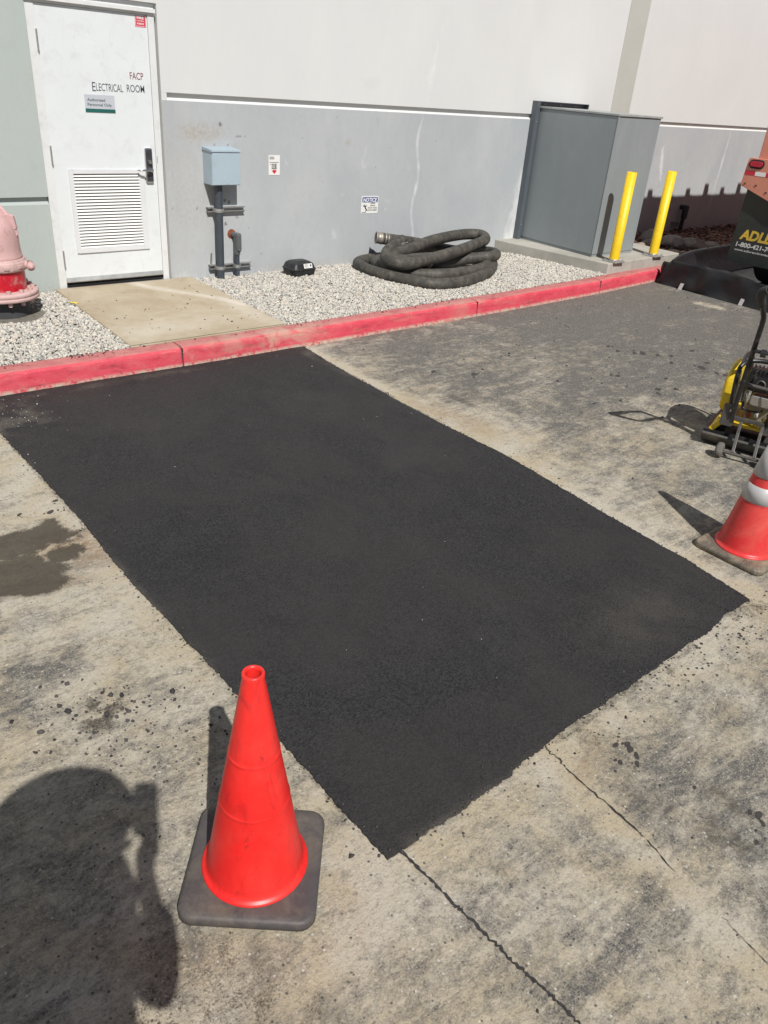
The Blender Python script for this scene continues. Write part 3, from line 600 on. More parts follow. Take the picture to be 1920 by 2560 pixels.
# door: leaf, frame, louvre, lock, hinges, writing
DW = paint('white_door_enamel', (.67, .70, .705, 1), .38, var=.025, scale=3, dirt=(.42, .40, .37, 1), dirt_amt=.28, dscale=9)
FRW = paint('white_frame_enamel', (.66, .67, .665, 1), .42, var=.03, scale=4, dirt=(.4, .38, .34, 1), dirt_amt=.3, dscale=12)
GAPM = paint('dark_gap', (.02, .02, .024, 1), .9)
ALU = paint('brushed_aluminium', (.62, .62, .62, 1), .33, .9, var=.08)
CHROME = paint('satin_chrome', (.70, .70, .71, 1), .18, 1., var=.05)
DARKCH = paint('dark_lock_face', (.09, .09, .10, 1), .3, .6, var=.2)
door = thing('door_opening', None, None); bpy.data.objects.remove(door)
YF = .016
leaf = MB().box((.003, YF + .008, .022), (.15, YF + .052, 2.108)).box((.75, YF + .008, .022), (.911, YF + .052, 2.108)).box((.15, YF + .008, .022), (.75, YF + .052, .29)).box((.15, YF + .008, .925), (.75, YF + .052, 2.108)).build('door', DW, bld)
mb = MB(); mb.box((-.064, YF, -.03), (0, .10, 2.165)).box((.914, YF, -.03), (.972, .10, 2.165)).box((.0, YF, 2.112), (.914, .10, 2.165)).box((-.07, YF + .02, 2.1655), (XR0, .10, 2.199)).build('door_frame', FRW, leaf, bevel=.003)
MB().prism([(YF, 2.132), (-.008, 2.130), (-.008, 2.156), (YF, 2.160)], -.07, .975, Matrix(((0, 0, 1, 0), (1, 0, 0, 0), (0, 1, 0, 0), (0, 0, 0, 1)))).build('drip_cap', FRW, leaf)
MB().box((-.07, .05, -.3), (XR0, .2, .0)).build('threshold', PADM, leaf)
MB().box((0, YF + .012, 0), (.914, .12, .021)).build('door_gap', GAPM, leaf)
MB().prism([(YF + .008, .024), (YF - .012, .026), (YF - .014, .034), (YF - .002, .062), (YF + .008, .064)], .006, .908, Matrix(((0, 0, 1, 0), (1, 0, 0, 0), (0, 1, 0, 0), (0, 0, 0, 1)))).build('door_sweep', paint('grey_sweep', (.42, .42, .40, 1), .4, .5), leaf)
lx0, lx1, lz0, lz1 = .125, .793, .268, .946; fwd = .034
mb = MB(); yb = YF + .008
mb.box((lx0, yb - .012, lz0), (lx0 + fwd, yb, lz1)).box((lx1 - .052, yb - .012, lz0), (lx1, yb, lz1)).box((lx0 + fwd, yb - .012, lz1 - fwd), (lx1 - .052, yb, lz1)).box((lx0 + fwd, yb - .012, lz0), (lx1 - .052, yb, lz0 + .036)); lv = mb.build('louvre_frame', paint('louvre_frame_enamel', (.64, .65, .66, 1), .4, var=.03), leaf, bevel=.002)
SL = paint('louvre_enamel', (.73, .72, .69, 1), .45, var=.02)
mb = MB(); nsl = 24; za = lz0 + .036; pitch = (lz1 - fwd - za) / nsl
for i in range(nsl):
    z = za + pitch * i; mb.add([(lx0 + fwd, yb - .009, z + .0025), (lx1 - .052, yb - .009, z + .0025), (lx1 - .052, yb + .004, z + pitch * .76), (lx0 + fwd, yb + .004, z + pitch * .76), (lx0 + fwd, yb + .004, z + .0015), (lx1 - .052, yb + .004, z + .0015)], [(0, 1, 2, 3), (0, 4, 5, 1)])
mb.build('louvre_slats', SL, leaf)
MB().box((lx0 + fwd, yb + .0055, za), (lx1 - .052, yb + .0065, lz1 - fwd)).build('louvre_back', GAPM, leaf)
for z0, z1 in ((1.795, 1.939), (.985, 1.127), (.157, .300)):
    mb = MB(); h = (z1 - z0) / 5
    for i in range(5): mb.cyl((.0, YF - .007, z0 + h * i + .001), (.0, YF - .007, z0 + h * (i + 1) - .001), .0072, n=12)
    mb.cyl((0, YF - .007, z0 - .008), (0, YF - .007, z0), .0045, n=10); mb.box((.0, YF + .0035, z0), (.008, YF + .0085, z1)); mb.build('hinge', ALU, leaf)
pl = [(x, z) for x, z in rrect(.803, .838, .873, 1.118, .012)]
hd = MB().prism(pl, yb - .024, yb, XZ).build('handle', CHROME, leaf, bevel=.006, seg=3)
MB().prism(rrect(.8105, .85, .8655, 1.108, .01), yb - .0262, yb - .023, XZ).build('lock_face', DARKCH, leaf, bevel=.001)
MB().cyl((.840, yb - .045, 1.008), (.840, yb - .02, 1.008), .017, .019, 20).cyl((.840, yb - .047, 1.008), (.840, yb - .044, 1.008), .008, n=12).build('lock_cylinder', CHROME, leaf)
mb = MB().cyl((.842, yb - .062, .944), (.842, yb - .02, .944), .017, .02, 20)
mb.tube(catmull([(.848, yb - .062, .944), (.80, yb - .066, .944), (.745, yb - .062, .943), (.722, yb - .040, .943)], 5), .0085, 12); mb.build('lever', CHROME, leaf)
MB().box((.921, YF - .0012, .995), (.9245, YF + .002, 1.055)).build('strike_plate', DARKCH, leaf)
EX, EZ = (1, 0, 0), (0, 0, 1)
REDT = paint('maroon_vinyl', (.20, .035, .05, 1), .5); GREYT = paint('slate_vinyl', (.085, .085, .11, 1), .5)
lettering('lettering', 'FACP', REDT, leaf, (.728, yb - .001, 1.640), EX, EZ, .119, .052, bold=.004)
lettering('lettering', 'E', GREYT, leaf, (.399, yb - .001, 1.537), EX, EZ, .028, .066, bold=.004)
lettering('lettering', 'LECTRICAL', GREYT, leaf, (.432, yb - .001, 1.541), EX, EZ, .228, .055, bold=.004)
lettering('lettering', 'ROOM', GREYT, leaf, (.694, yb - .001, 1.545), EX, EZ, .155, .055, bold=.004)
# door signs
s1 = thing('door_sign', 'small silver sign with a green bottom band on the white door', 'sign', (.4515, yb, 1.447))
MB().box((.325, yb - .0035, 1.382), (.578, yb - .0005, 1.512)).build('sign_panel', paint('silver_sign', (.56, .585, .63, 1), .35, .2, var=.02), s1, bevel=.0008)
MB().box((.325, yb - .0046, 1.382), (.578, yb - .0036, 1.408)).build('green_band', paint('dark_green_vinyl', (.012, .10, .085, 1), .5), s1)
TG = paint('grey_green_ink', (.09, .12, .13, 1), .5)
lettering('lettering', 'Authorized', TG, s1, (.346, yb - .0042, 1.463), EX, EZ, .150, .021, bold=.02)
lettering('lettering', 'Personnel Only', TG, s1, (.346, yb - .0042, 1.428), EX, EZ, .203, .021, bold=.02)
s2 = thing('fire_sign', 'small red and white striped fire sticker in the top corner of the door', 'sign', (.855, yb, 2.07))
WINK = paint('white_ink', (.74, .72, .72, 1), .5, var=.03); RINK = paint('red_ink', (.55, .02, .05, 1), .5, var=.08)
MB().box((.808, yb - .0012, 2.022), (.902, yb - .0004, 2.100)).build('sign_panel', RINK, s2)
mb = MB()
for i in range(7):
    x = .812 + i * .0128; mb.prism([(x, 2.024), (x + .005, 2.024), (x + .009, 2.032), (x + .004, 2.032)], yb - .0022, yb - .0014, XZ)
for i in range(6):
    z = 2.036 + i * .0105
    for x in (.809, .895): mb.prism([(x, z), (x + .006, z + .005), (x + .006, z + .0095), (x, z + .0045)], yb - .0022, yb - .0014, XZ)
mb.build('stripes', WINK, s2)
lettering('lettering', 'FIRE', WINK, s2, (.824, yb - .0020, 2.078), EX, EZ, .060, .017, bold=.03)
lettering('lettering', 'CONTROL', WINK, s2, (.820, yb - .0020, 2.061), EX, EZ, .068, .009, bold=.02)
lettering('lettering', 'INSIDE', WINK, s2, (.824, yb - .0020, 2.040), EX, EZ, .060, .012, bold=.03)

# ---------------------------------------------------------------- wall signs
WP = paint('white_sign_panel', (.74, .73, .70, 1), .45, var=.02); BLK = paint('black_ink', (.02, .02, .022, 1), .5)
t = thing('hydrant_plate', 'tall narrow white plate numbered 031 with a red arrow on the grey wall', 'sign', (2.135, 0, .98))
MB().prism(rrect(2.071, .892, 2.200, 1.072, .004), -.003, -.0005, XZ).build('sign_panel', WP, t)
def fine_print(par, rows, mat, y):
    for x, z, L, h in rows: MB().box((x, y - .0003, z), (x + L, y, z + h)).build('fine_print', mat, par)
fine_print(t, [(2.081, 1.052, .050, .006), (2.081, 1.041, .056, .006), (2.081, 1.0335, .05, .002), (2.081, 1.004, .104, .0055), (2.087, .987, .013, .005), (2.097, .9455, .07, .0025)], paint('grey_ink', (.16, .16, .16, 1), .5), -.0036)
MB().prism(rrect(2.106, .951, 2.163, .994, .003), -.0042, -.0036, XZ).build('number_box', BLK, t)
lettering('lettering', '031', WP, t, (2.110, -.0052, .956), EX, EZ, .049, .033, bold=.02)
MB().prism([(2.119, .940), (2.152, .940), (2.152, .933), (2.166, .933), (2.1355, .903), (2.105, .933), (2.119, .933)], -.0046, -.0038, XZ).build('arrow', RINK, t)
BLUE = paint('blue_ink', (.025, .075, .27, 1), .5)
t = thing('notice_sign', 'white notice sign with a blue header and a falling figure above the hose', 'sign', (3.373, 0, .58), 0)
zt = -.012
def NP(x, z): return (x + (z - .58) * .02, z + (x - 3.373) * zt)
def npoly(P): return [NP(*p) for p in P]
MB().prism(npoly(rrect(3.255, .493, 3.492, .671, .012)), -.003, -.0005, XZ).build('sign_panel', WP, t)
MB().prism(npoly(rrect(3.265, .607, 3.482, .661, .010)), -.0044, -.0036, XZ).build('blue_header', BLUE, t)
nex = Vector((1, 0, zt)); lettering('lettering', 'NOTICE', WP, t, (3.274, -.0054, .6145), nex, EZ, .196, .038, bold=.035, shear=.2)
for i, s_ in enumerate(('UNEVEN', 'GROUND', 'ROCKS, HOLES,', 'RUTS & DEBRIS')):
    lettering('lettering', s_, BLK, t, (3.415, -.0042, .590 - i * .0235), nex, EZ, (.062, .070, .128, .122)[i], .0135, bold=.015, align='CENTER')
mb = MB(); Yf = -.0042
def limb(P, r):
    for a, b in zip(P[:-1], P[1:]):
        a = Vector(NP(*a)); b = Vector(NP(*b)); d = (b - a).normalized(); q = Vector((-d.y, d.x)) * r; mb.prism([tuple(a - q - d * r * .6), tuple(b - q + d * r * .6), tuple(b + q + d * r * .6), tuple(a + q - d * r * .6)], Yf - .0006, Yf, XZ)
limb([(3.306, .568), (3.318, .543)], .007); limb([(3.310, .564), (3.290, .566), (3.281, .577)], .0032); limb([(3.312, .563), (3.324, .574), (3.334, .570)], .0032)
limb([(3.318, .545), (3.326, .530), (3.321, .513)], .004); limb([(3.318, .545), (3.332, .533), (3.343, .522)], .004)
mb.prism([NP(3.301 + .0065 * math.cos(q * PI / 5), .580 + .0065 * math.sin(q * PI / 5)) for q in range(10)], Yf - .0008, Yf, XZ); mb.prism(npoly([(3.268, .503), (3.325, .503), (3.325, .507), (3.268, .507)]), Yf - .0006, Yf, XZ)
mb.build('falling_figure', BLK, t)

# ---------------------------------------------------------------- electrical box, struts and conduits on the wall
EB = paint('pale_blue_grey_enamel', (.36, .445, .50, 1), .42, var=.04, scale=5, dirt=(.3, .3, .3, 1), dirt_amt=.2, dscale=8)
CDK = paint('dark_grey_conduit_paint', (.045, .055, .068, 1), .5, var=.15, dirt=(.12, .12, .12, 1), dirt_amt=.3)
GALV = paint('galvanised_steel', (.42, .42, .41, 1), .45, .7, var=.15, dirt=(.25, .2, .15, 1), dirt_amt=.3, dscale=20)
t = thing('junction_box', 'pale blue grey metal box on a dark pipe, right of the door', 'electrical box', (1.51, -.09, 0))
bx = MB().box((1.362, -.168, .828), (1.655, -.002, 1.112)).build('box_body', EB, t, bevel=.003)
MB().box((1.366, -.176, .832), (1.651, -.169, 1.107)).build('cover', EB, t, bevel=.003)
MB().prism([(-.183, 1.110), (-.183, 1.128), (-.001, 1.142), (-.001, 1.114)], 1.355, 1.662, Matrix(((0, 0, 1, 0), (1, 0, 0, 0), (0, 1, 0, 0), (0, 0, 0, 1)))).build('box_lid', EB, t, bevel=.002)
MB().cyl((1.515, -.179, .842), (1.515, -.175, .842), .004, n=10).build('screw', GALV, t)
px, py = 1.468, -.085
MB().tube([(px, py, -.06), (px, py, .829)], .0365, 24).build('conduit_pipe', CDK, t)
def strut(x0, x1, z, par):
    mb = MB(); a, d, k = .0415, .041, .0025
    mb.box((x0, -.004, z), (x1, -.0005, z + a)); mb.box((x0, -d, z), (x1, -.004, z + k)); mb.box((x0, -d, z + a - k), (x1, -.004, z + a))
    mb.box((x0, -d - k, z), (x1, -d, z + .009)); mb.box((x0, -d - k, z + a - .009), (x1, -d, z + a)); mb.build('strut_channel', GALV, par)
def clamp(cx, cy, z, r, par):
    mb = MB(); mb.tube([(cx - r - .003, -.040, z), (cx - r - .003, cy, z), *[(cx - (r + .003) * math.cos(q), cy - (r + .003) * math.sin(q), z) for q in np.linspace(.2, PI - .2, 9)], (cx + r + .003, cy, z), (cx + r + .003, -.040, z)], .0045, 4, smooth=False)
    mb.box((cx - r - .006, cy - .01, z - .018), (cx - r, -.036, z + .018)); mb.box((cx + r, cy - .01, z - .018), (cx + r + .006, -.036, z + .018)); mb.box((cx + r + .002, cy + .008, z - .006), (cx + r + .022, cy + .014, z + .006))
    mb.lathe([(r + .0045, -.017), (r + .0045, .017)], (cx, cy, z), 20); mb.build('pipe_clamp', GALV, par)
strut(1.375, 1.775, .577, t); clamp(px, py, .598, .0365, t)
strut(1.378, 1.842, .045, t); clamp(px, py, .066, .0365, t)
MB().prism([(1.398, .10), (1.418, .09), (1.425, .19), (1.408, .195)], -.006, -.001, XZ).build('bracket_plate', GALV, t)
t2 = thing('conduit_elbow', 'short dark grey conduit elbow leaving a rusty hole in the wall beside the taller pipe', 'conduit', (1.668, -.07, 0))
MB().tube([(1.66, -.075, -.06), (1.66, -.075, .20)], .0235, 20).build('conduit_pipe', CDK, t2)
CD2 = paint('grey_fitting_paint', (.12, .13, .135, 1), .4, .2, var=.12)
eb = MB(); eb.prism([(x, z) for x, z in rrect(1.637, .205, 1.690, .385, .022)], -.115, -.058, XZ); eb.cyl((1.662, -.06, .355), (1.655, .012, .355), .026, n=20); eb.lathe([(.026, .175), (.030, .180), (.030, .215), (.024, .225)], (1.66, -.078, 0), 20); eb.build('elbow_fitting', CD2, t2, bevel=.006, seg=3)
MB().prism([(x, z) for x, z in rrect(1.641, .215, 1.686, .378, .020)], -.121, -.1155, XZ).build('fitting_cover', CD2, t2, bevel=.002)
for z in (.365, .228): MB().cyl((1.664, -.124, z), (1.664, -.12, z), .005, n=8).build('screw', ALU, t2)
MB().lathe([(.001, -.003), (.042, -.003), (.046, -.001)], (0, 0, 0), 24, Matrix.Translation((1.645, 0, .36)) @ Matrix.Rotation(PI / 2, 4, 'X') @ Matrix.Scale(-1, 4, (0, 0, 1))).build('hole_seal', paint('rust_orange', (.20, .06, .03, 1), .9, var=.5, scale=40), t2)
clamp(1.66, -.075, .066, .0235, t2)

# ---------------------------------------------------------------- bait station
BP = paint('black_moulded_plastic', (.018, .019, .021, 1), .42, var=.2, dirt=(.09, .085, .075, 1), dirt_amt=.4, dscale=14)
t = thing('bait_station', 'black moulded plastic rodent bait box with a white label on the pebbles', 'bait box', (2.285, -.25, -.02), R_(0))
M = Matrix.Translation((2.285, -.248, -.03)) @ Matrix.Rotation(R_(2), 4, 'Z')
def loft(mb, secs):
    n = len(secs[0][0]); V = [M @ Vector((x, y, z)) for P, z in secs for x, y in P]; mb.add(V, [(i * n + j, i * n + (j + 1) % n, (i + 1) * n + (j + 1) % n, (i + 1) * n + j) for i in range(len(secs) - 1) for j in range(n)] + [tuple(range(n))[::-1], tuple((len(secs) - 1) * n + j for j in range(n))])
mb = MB(); loft(mb, [(rrect(-.128, -.105, .128, .105, .03), 0), (rrect(-.140, -.116, .140, .116, .035), .062)]); mb.build('box_base', BP, t, bevel=.003)
mb = MB(); loft(mb, [(rrect(-.146, -.121, .146, .121, .038), .064), (rrect(-.146, -.121, .146, .121, .038), .074), (rrect(-.138, -.114, .138, .114, .038), .078), (rrect(-.120, -.098, .120, .10, .034), .122), (rrect(-.092, -.066, .092, .075, .03), .140)]); mb.build('box_lid', BP, t, bevel=.003)
mb = MB(); loft(mb, [(rrect(-.062, -.05, .062, .055, .02), .1402), (rrect(-.056, -.045, .056, .05, .02), .146)]); mb.build('lid_panel', BP, t, bevel=.002)
MB().lathe([(.001, 0), (.022, 0), (.024, .004)], (0, 0, 0), 16, M @ Matrix.Translation((-.137, -.055, .035)) @ Matrix.Rotation(R_(-92), 4, 'Y')).build('entry_hole', GAPM, t)
A = [(-.02, -.0990, .1245), (.085, -.0990, .1245), (.085, -.1137, .0832), (-.02, -.1137, .0832)]
lab = MB(); off = Vector((0, -.0022, .0015)); lab.add([M @ (Vector(a) + off) for a in A], [(0, 1, 2, 3)]); lab.build('label', WP, t)
ez = (M.to_3x3() @ (Vector(A[0]) - Vector(A[3]))).normalized(); ex = (M.to_3x3() @ Vector((1, 0, 0)))
for i in range(4):
    b_ = .2 + i * .2; MB().add([M @ (Vector(A[3]) + off * 1.5 + Vector((.008 + a, 0, 0)) + (Vector(A[0]) - Vector(A[3])) * b) for a, b in ((0, b_), (.052 - .008 * (i % 2), b_), (.052 - .008 * (i % 2), b_ + .07), (0, b_ + .07))], [(0, 1, 2, 3)]).build('fine_print', GREYT, t)
MB().add([M @ (Vector(A[3]) + off * 1.5 + Vector((.074 + a, 0, 0)) + (Vector(A[0]) - Vector(A[3])) * b) for a, b in ((0, .3), (.02, .3), (.02, .8), (0, .8))], [(0, 1, 2, 3)]).build('label_mark', GREYT, t)

# ---------------------------------------------------------------- hose
def m_hose():
    n = N('weathered_black_rubber'); c = n.mix(n.ramp(n.noise(6, 6, .7), .35, .65), (.034, .033, .030, 1), (.068, .063, .054, 1))
    c = n.mix(n.ramp(n.noise(18, 8, .75, (1, 1, .6)), .46, .68, 0, .65), c, (.145, .13, .105, 1)); n.bump(n.noise(90, 4, .6), .25, .004); return n.done(c, .62, spec=.35)
HP = [(3.40, -.23, .265), (3.56, -.28, .245), (3.92, -.21, .185), (4.36, -.22, .095), (4.77, -.37, .035), (4.67, -.73, .025), (4.25, -1.09, .02), (3.89, -1.25, .02), (3.5, -1.35, .02), (3.2, -1.29, .02), (3.06, -1.03, .02), (2.99, -.77, .02), (2.99, -.45, .02), (3.1, -.20, .02), (3.36, -.09, .02), (3.64, -.08, .02), (3.94, -.08, .02), (4.3, -.10, .02), (4.55, -.18, .045), (4.71, -.42, .085), (4.68, -.70, .125), (4.58, -.86, .135), (4.45, -.88, .125), (4.30, -.79, .105), (4.08, -.70, .075), (3.87, -.64, .035), (3.75, -.50, .025), (3.68, -.33, .025), (3.57, -.20, .025), (3.42, -.18, .025), (3.27, -.28, .025), (3.19, -.47, .025), (3.2, -.69, .025), (3.33, -.90, .025), (3.6, -1.03, .03), (3.9, -1.06, .035), (4.19, -1.02, .045), (4.43, -.88, .045), (4.50, -.68, .055), (4.3, -.56, .075), (3.9, -.60, .10), (3.49, -.71, .135), (3.22, -.78, .15), (3.14, -.72, .175), (3.31, -.62, .195), (3.58, -.55, .215), (3.97, -.42, .245), (4.38, -.35, .265), (4.64, -.35, .27), (4.74, -.46, .27), (4.60, -.64, .255), (4.25, -.75, .225), (3.84, -.84, .190), (3.46, -.90, .165), (3.18, -.91, .145), (3.07, -.86, .155), (3.06, -.72, .165), (3.16, -.60, .205), (3.33, -.51, .245), (3.46, -.46, .27)]
t = thing('suction_hose', 'coiled thick black rubber hose piled on the pebbles against the wall', 'hose', (3.9, -.6, 0))
sp = catmull(HP, 7); hr = .061
MB().tube(sp, hr, 22, caps=False).build('hose_tube', m_hose(), t)
def coupling(p, d, name='coupling', metal=True):
    d = Vector(d).normalized(); M = Matrix.Translation(p) @ d.to_track_quat('Z', 'Y').to_matrix().to_4x4()
    mb = MB(); prof = [(.052, -.10), (.061, -.098), (.061, -.084), (.056, -.082), (.056, -.070), (.062, -.068), (.062, -.052), (.057, -.05), (.057, -.03), (.064, -.026), (.064, .0), (.060, .004), (.060, .035), (.064, .037), (.064, .048), (.050, .048), (.048, .0), (.048, -.03)]
    mb.lathe(prof, (0, 0, 0), 32, M); o = mb.build(name, paint('worn_cast_aluminium', (.34, .31, .265, 1), .5, .55, var=.2, dirt=(.14, .12, .1, 1), dirt_amt=.6, dscale=30), t)
    MB().lathe([(.001, -.02), (.0485, -.02)], (0, 0, 0), 24, M).build('hose_bore', GAPM, t); return o
coupling(sp[0] + (sp[0] - sp[3]).normalized() * .03, sp[0] - sp[3])
e = sp[-1]; de = (sp[-1] - sp[-4]).normalized(); M = Matrix.Translation(e) @ de.to_track_quat('Z', 'Y').to_matrix().to_4x4(); mb = MB()
for z in (-.085, -.045): mb.lathe([(.0555, z - .008), (.0585, z - .006), (.0585, z + .006), (.0555, z + .008)], (0, 0, 0), 28, M)
mb.box((-.078, -.012, -.095), (-.056, .012, -.035), M); mb.tube([M @ Vector((-.07, .0, -.02)), M @ Vector((-.085, .0, .01)), M @ Vector((-.07, 0, .035))], .005, 8); mb.build('hose_clamp', GALV, t)
MB().lathe([(.0575, -.03), (.060, -.01), (.060, .05), (.048, .05), (.047, 0), (.001, 0)], (0, 0, 0), 28, M).build('end_cap', m_hose(), t)

# ---------------------------------------------------------------- grey cabinet on the pad
CAB = paint('grey_cabinet_enamel', (.235, .262, .272, 1), .38, var=.05, scale=2, dirt=(.34, .36, .36, 1), dirt_amt=.25, dscale=3, stretch=(1, 1, .4))
CABD = paint('dark_grey_flange_enamel', (.085, .10, .115, 1), .45, var=.08)
t = thing('utility_cabinet', 'tall grey sheet metal utility cabinet on a concrete pad against the wall', 'cabinet', (6.3, -.62, .1))
FP = [(5.855, -1.258), (6.708, -1.258), (6.80, -.02), (5.925, -.02)]
MB().prism(FP, .132, 1.628).build('cabinet_body', CAB, t, bevel=.004)
MB().prism([(5.865, -1.25), (6.70, -1.25), (6.79, -.02), (5.93, -.02)], .10, .131).build('plinth', CAB, t)
MB().prism([(5.845, -1.272), (6.722, -1.272), (6.815, -.02), (5.915, -.02)], 1.630, 1.652).build('cabinet_lid', paint('lid_enamel', (.30, .32, .31, 1), .4), t, bevel=.003)
MB().box((5.850, -1.266, .134), (5.872, -1.2585, 1.626)).build('corner_trim', CAB, t, bevel=.002)
MB().box((5.835, -.012, .09), (6.875, -.0015, 1.706)).build('back_plate', CABD, t)
mb = MB().box((5.835, -.075, .101), (5.843, -.0125, 1.706)).box((5.8435, -.075, .101), (5.900, -.069, 1.706)).box((6.867, -.06, 1.45), (6.875, -.0125, 1.706)).box((5.90, -.06, 1.700), (6.867, -.0125, 1.706)); mb.build('wall_flange', CABD, t)
for x, z in ((6.06, 1.676), (6.36, 1.676), (6.66, 1.676)): MB().cyl((x, -.018, z), (x, -.011, z), .010, n=8).build('bolt', GALV, t)
for z in (1.48, .28): MB().cyl((5.872, -.080, z), (5.872, -.074, z), .007, n=8).build('bolt', GALV, t)

# ---------------------------------------------------------------- bollards
YEL = paint('yellow_bollard_paint', (.80, .53, .010, 1), .45, var=.06, scale=8, dirt=(.34, .22, .04, 1), dirt_amt=.45, dscale=34)
def bollard(x, y, label):
    t = thing('bollard', label, 'bollard', (x, y, .1), 0, 'yellow bollards guarding the cabinet'); r = .0565
    MB().lathe([(r, .012), (r, .985), (r - .007, .985), (r - .007, .80), (.001, .80)], n=36).build('post', YEL, t, local=True)
    MB().lathe([(r + .002, .0115), (r + .002, .028), (r, .030)], n=36).build('weld_collar', GALV, t, local=True)
    MB().prism(rrect(-.10, -.10, .10, .10, .008), .0005, .011).build('base_plate', GALV, t, bevel=.002, local=True)
    for sx in (-1, 1):
        for sy in (-1, 1): MB().cyl((sx * .075, sy * .075, .011), (sx * .075, sy * .075, .034), .007, n=8).cyl((sx * .075, sy * .075, .011), (sx * .075, sy * .075, .021), .0125, n=6).build('anchor_bolt', GALV, t, local=True)
    return t
b1 = bollard(5.925, -1.535, 'yellow steel bollard in front of the grey cabinet doors')
b2 = dup(b1, (6.825, -1.49, .1), 0, 'yellow steel bollard past the cabinet corner, in front of the shaded wall')

# ---------------------------------------------------------------- rocks and the dark conduit by the mulch
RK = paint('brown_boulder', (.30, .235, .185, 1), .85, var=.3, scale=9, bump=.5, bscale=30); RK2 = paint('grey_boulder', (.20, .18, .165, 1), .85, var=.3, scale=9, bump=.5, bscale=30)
def rock(x, y, r, m, label, fl=.6, seed=0):
    bm = bmesh.new(); bmesh.ops.create_icosphere(bm, subdivisions=3, radius=1); rr = np.random.default_rng(seed + 300); pl = [(Vector(rr.normal(size=3)).normalized(), rr.uniform(.62, .9)) for _ in range(9)]
    for v in bm.verts:
        d = v.co.normalized(); k = min([c / max(d.dot(n_), 1e-3) for n_, c in pl if d.dot(n_) > .3] + [1.0]); v.co = Vector((d.x * k * r * 1.25, d.y * k * r * .9, d.z * k * r * fl))
    me = bpy.data.meshes.new('rock'); bm.to_mesh(me); bm.free(); me.materials.append(m); o = bpy.data.objects.new('rock', me); COL.objects.link(o); o.location = (x, y, r * fl * .45 - .02); o.rotation_euler = (0, 0, rr.uniform(0, 6)); return tag(o, label, 'rock', 'landscape rocks behind the bollards')
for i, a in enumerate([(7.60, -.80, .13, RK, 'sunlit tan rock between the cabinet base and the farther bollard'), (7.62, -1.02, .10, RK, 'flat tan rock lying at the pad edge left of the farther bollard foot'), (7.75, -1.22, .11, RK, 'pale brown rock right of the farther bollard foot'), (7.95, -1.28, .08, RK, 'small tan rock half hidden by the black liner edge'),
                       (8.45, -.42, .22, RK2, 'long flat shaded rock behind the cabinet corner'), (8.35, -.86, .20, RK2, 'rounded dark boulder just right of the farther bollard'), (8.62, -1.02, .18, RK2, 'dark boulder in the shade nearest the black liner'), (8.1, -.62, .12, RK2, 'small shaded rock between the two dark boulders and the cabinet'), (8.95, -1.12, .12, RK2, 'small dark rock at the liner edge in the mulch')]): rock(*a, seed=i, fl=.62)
DKC = paint('black_conduit_paint', (.02, .02, .022, 1), .5)
t = thing('conduit_elbow', 'black conduit elbow on the shaded wall behind the bollards', 'conduit', (9.76, -.08, 0))
MB().tube([(9.79, -.08, -.05), (9.79, -.08, .24)], .03, 16).build('conduit_pipe', DKC, t)
MB().prism(rrect(9.74, .20, 9.83, .41, .03), -.125, -.06, XZ).build('elbow_fitting', DKC, t, bevel=.008)
MB().cyl((9.78, -.06, .37), (9.78, .0, .37), .035, n=16).build('pipe_stub', DKC, t)
strut(9.60, 9.85, .115, t)

# ---------------------------------------------------------------- pipe fitting at left
PK = paint('faded_pink_paint', (.53, .335, .325, 1), .7, var=.10, scale=7, dirt=(.34, .19, .15, 1), dirt_amt=.6, dscale=11, bump=.5, bscale=40)
PK2 = paint('faded_pink_flange_paint', (.54, .365, .345, 1), .7, var=.12, scale=9, dirt=(.34, .2, .14, 1), dirt_amt=.7, dscale=15, bump=.5, bscale=40)
RD = paint('glossy_red_paint', (.46, .008, .022, 1), .32, var=.12, scale=12, dirt=(.55, .36, .34, 1), dirt_amt=.9, dscale=10)
PIPE = paint('dark_iron_pipe', (.05, .052, .055, 1), .7, var=.3)
vx, vy = VALVE
t = thing('pipe_valve', 'faded pink dome topped pipe fitting with a red collar at the left edge', 'pipe fitting', (vx, vy, -.08))
def rough_lathe(prof, n=64, amp=.0): return MB().lathe(prof, (vx, vy, 0), n)
rough_lathe([(.184, .378), (.190, .384), (.184, .40), (.180, .45), (.178, .52), (.174, .58), (.155, .635), (.124, .69), (.080, .742), (.035, .772), (.001, .780)]).build('dome', PK, t)
rough_lathe([(.175, .380), (.196, .383), (.203, .378), (.200, .366), (.206, .364), (.211, .356), (.211, .312), (.205, .296), (.18, .290), (.16, .290)]).build('collar', PK2, t)
for k in range(11):
    q = 2 * PI * k / 11 + .15; Mq = Matrix.Translation((vx, vy, 0)) @ Matrix.Rotation(q, 4, 'Z'); MB().box((.203, -.022, .318), (.219, .022, .346), Mq).build('collar_lug', PK2, t, bevel=.005)
rough_lathe([(.187, .135), (.187, .292)]).build('red_barrel', RD, t)
rough_lathe([(.10, .147), (.250, .147), (.263, .143), (.268, .134), (.268, .114), (.264, .112), (.270, .109), (.270, .086), (.262, .080), (.10, .080)]).build('flange', PK2, t)
for k in range(14):
    q = 2 * PI * (k + .35) / 14; c = (vx + .228 * math.cos(q), vy + .228 * math.sin(q)); MB().cyl((c[0], c[1], .148), (c[0], c[1], .166), .019, n=6).build('flange_bolt', PK2, t); MB().cyl((c[0], c[1], .048), (c[0], c[1], .0795), .017, n=6).build('flange_nut', PK2, t)
rough_lathe([(.19, -.20), (.19, .079)]).build('lower_pipe', PIPE, t)
ux, uy = .83, -.555
kx, ky = vx + .243 * ux, vy + .243 * uy
MB().tube([(vx + .19 * ux, vy + .19 * uy, .335), (kx - .012, ky + .01, .332)], .030, 14).build('hinge_arm', PK2, t, bevel=.006)
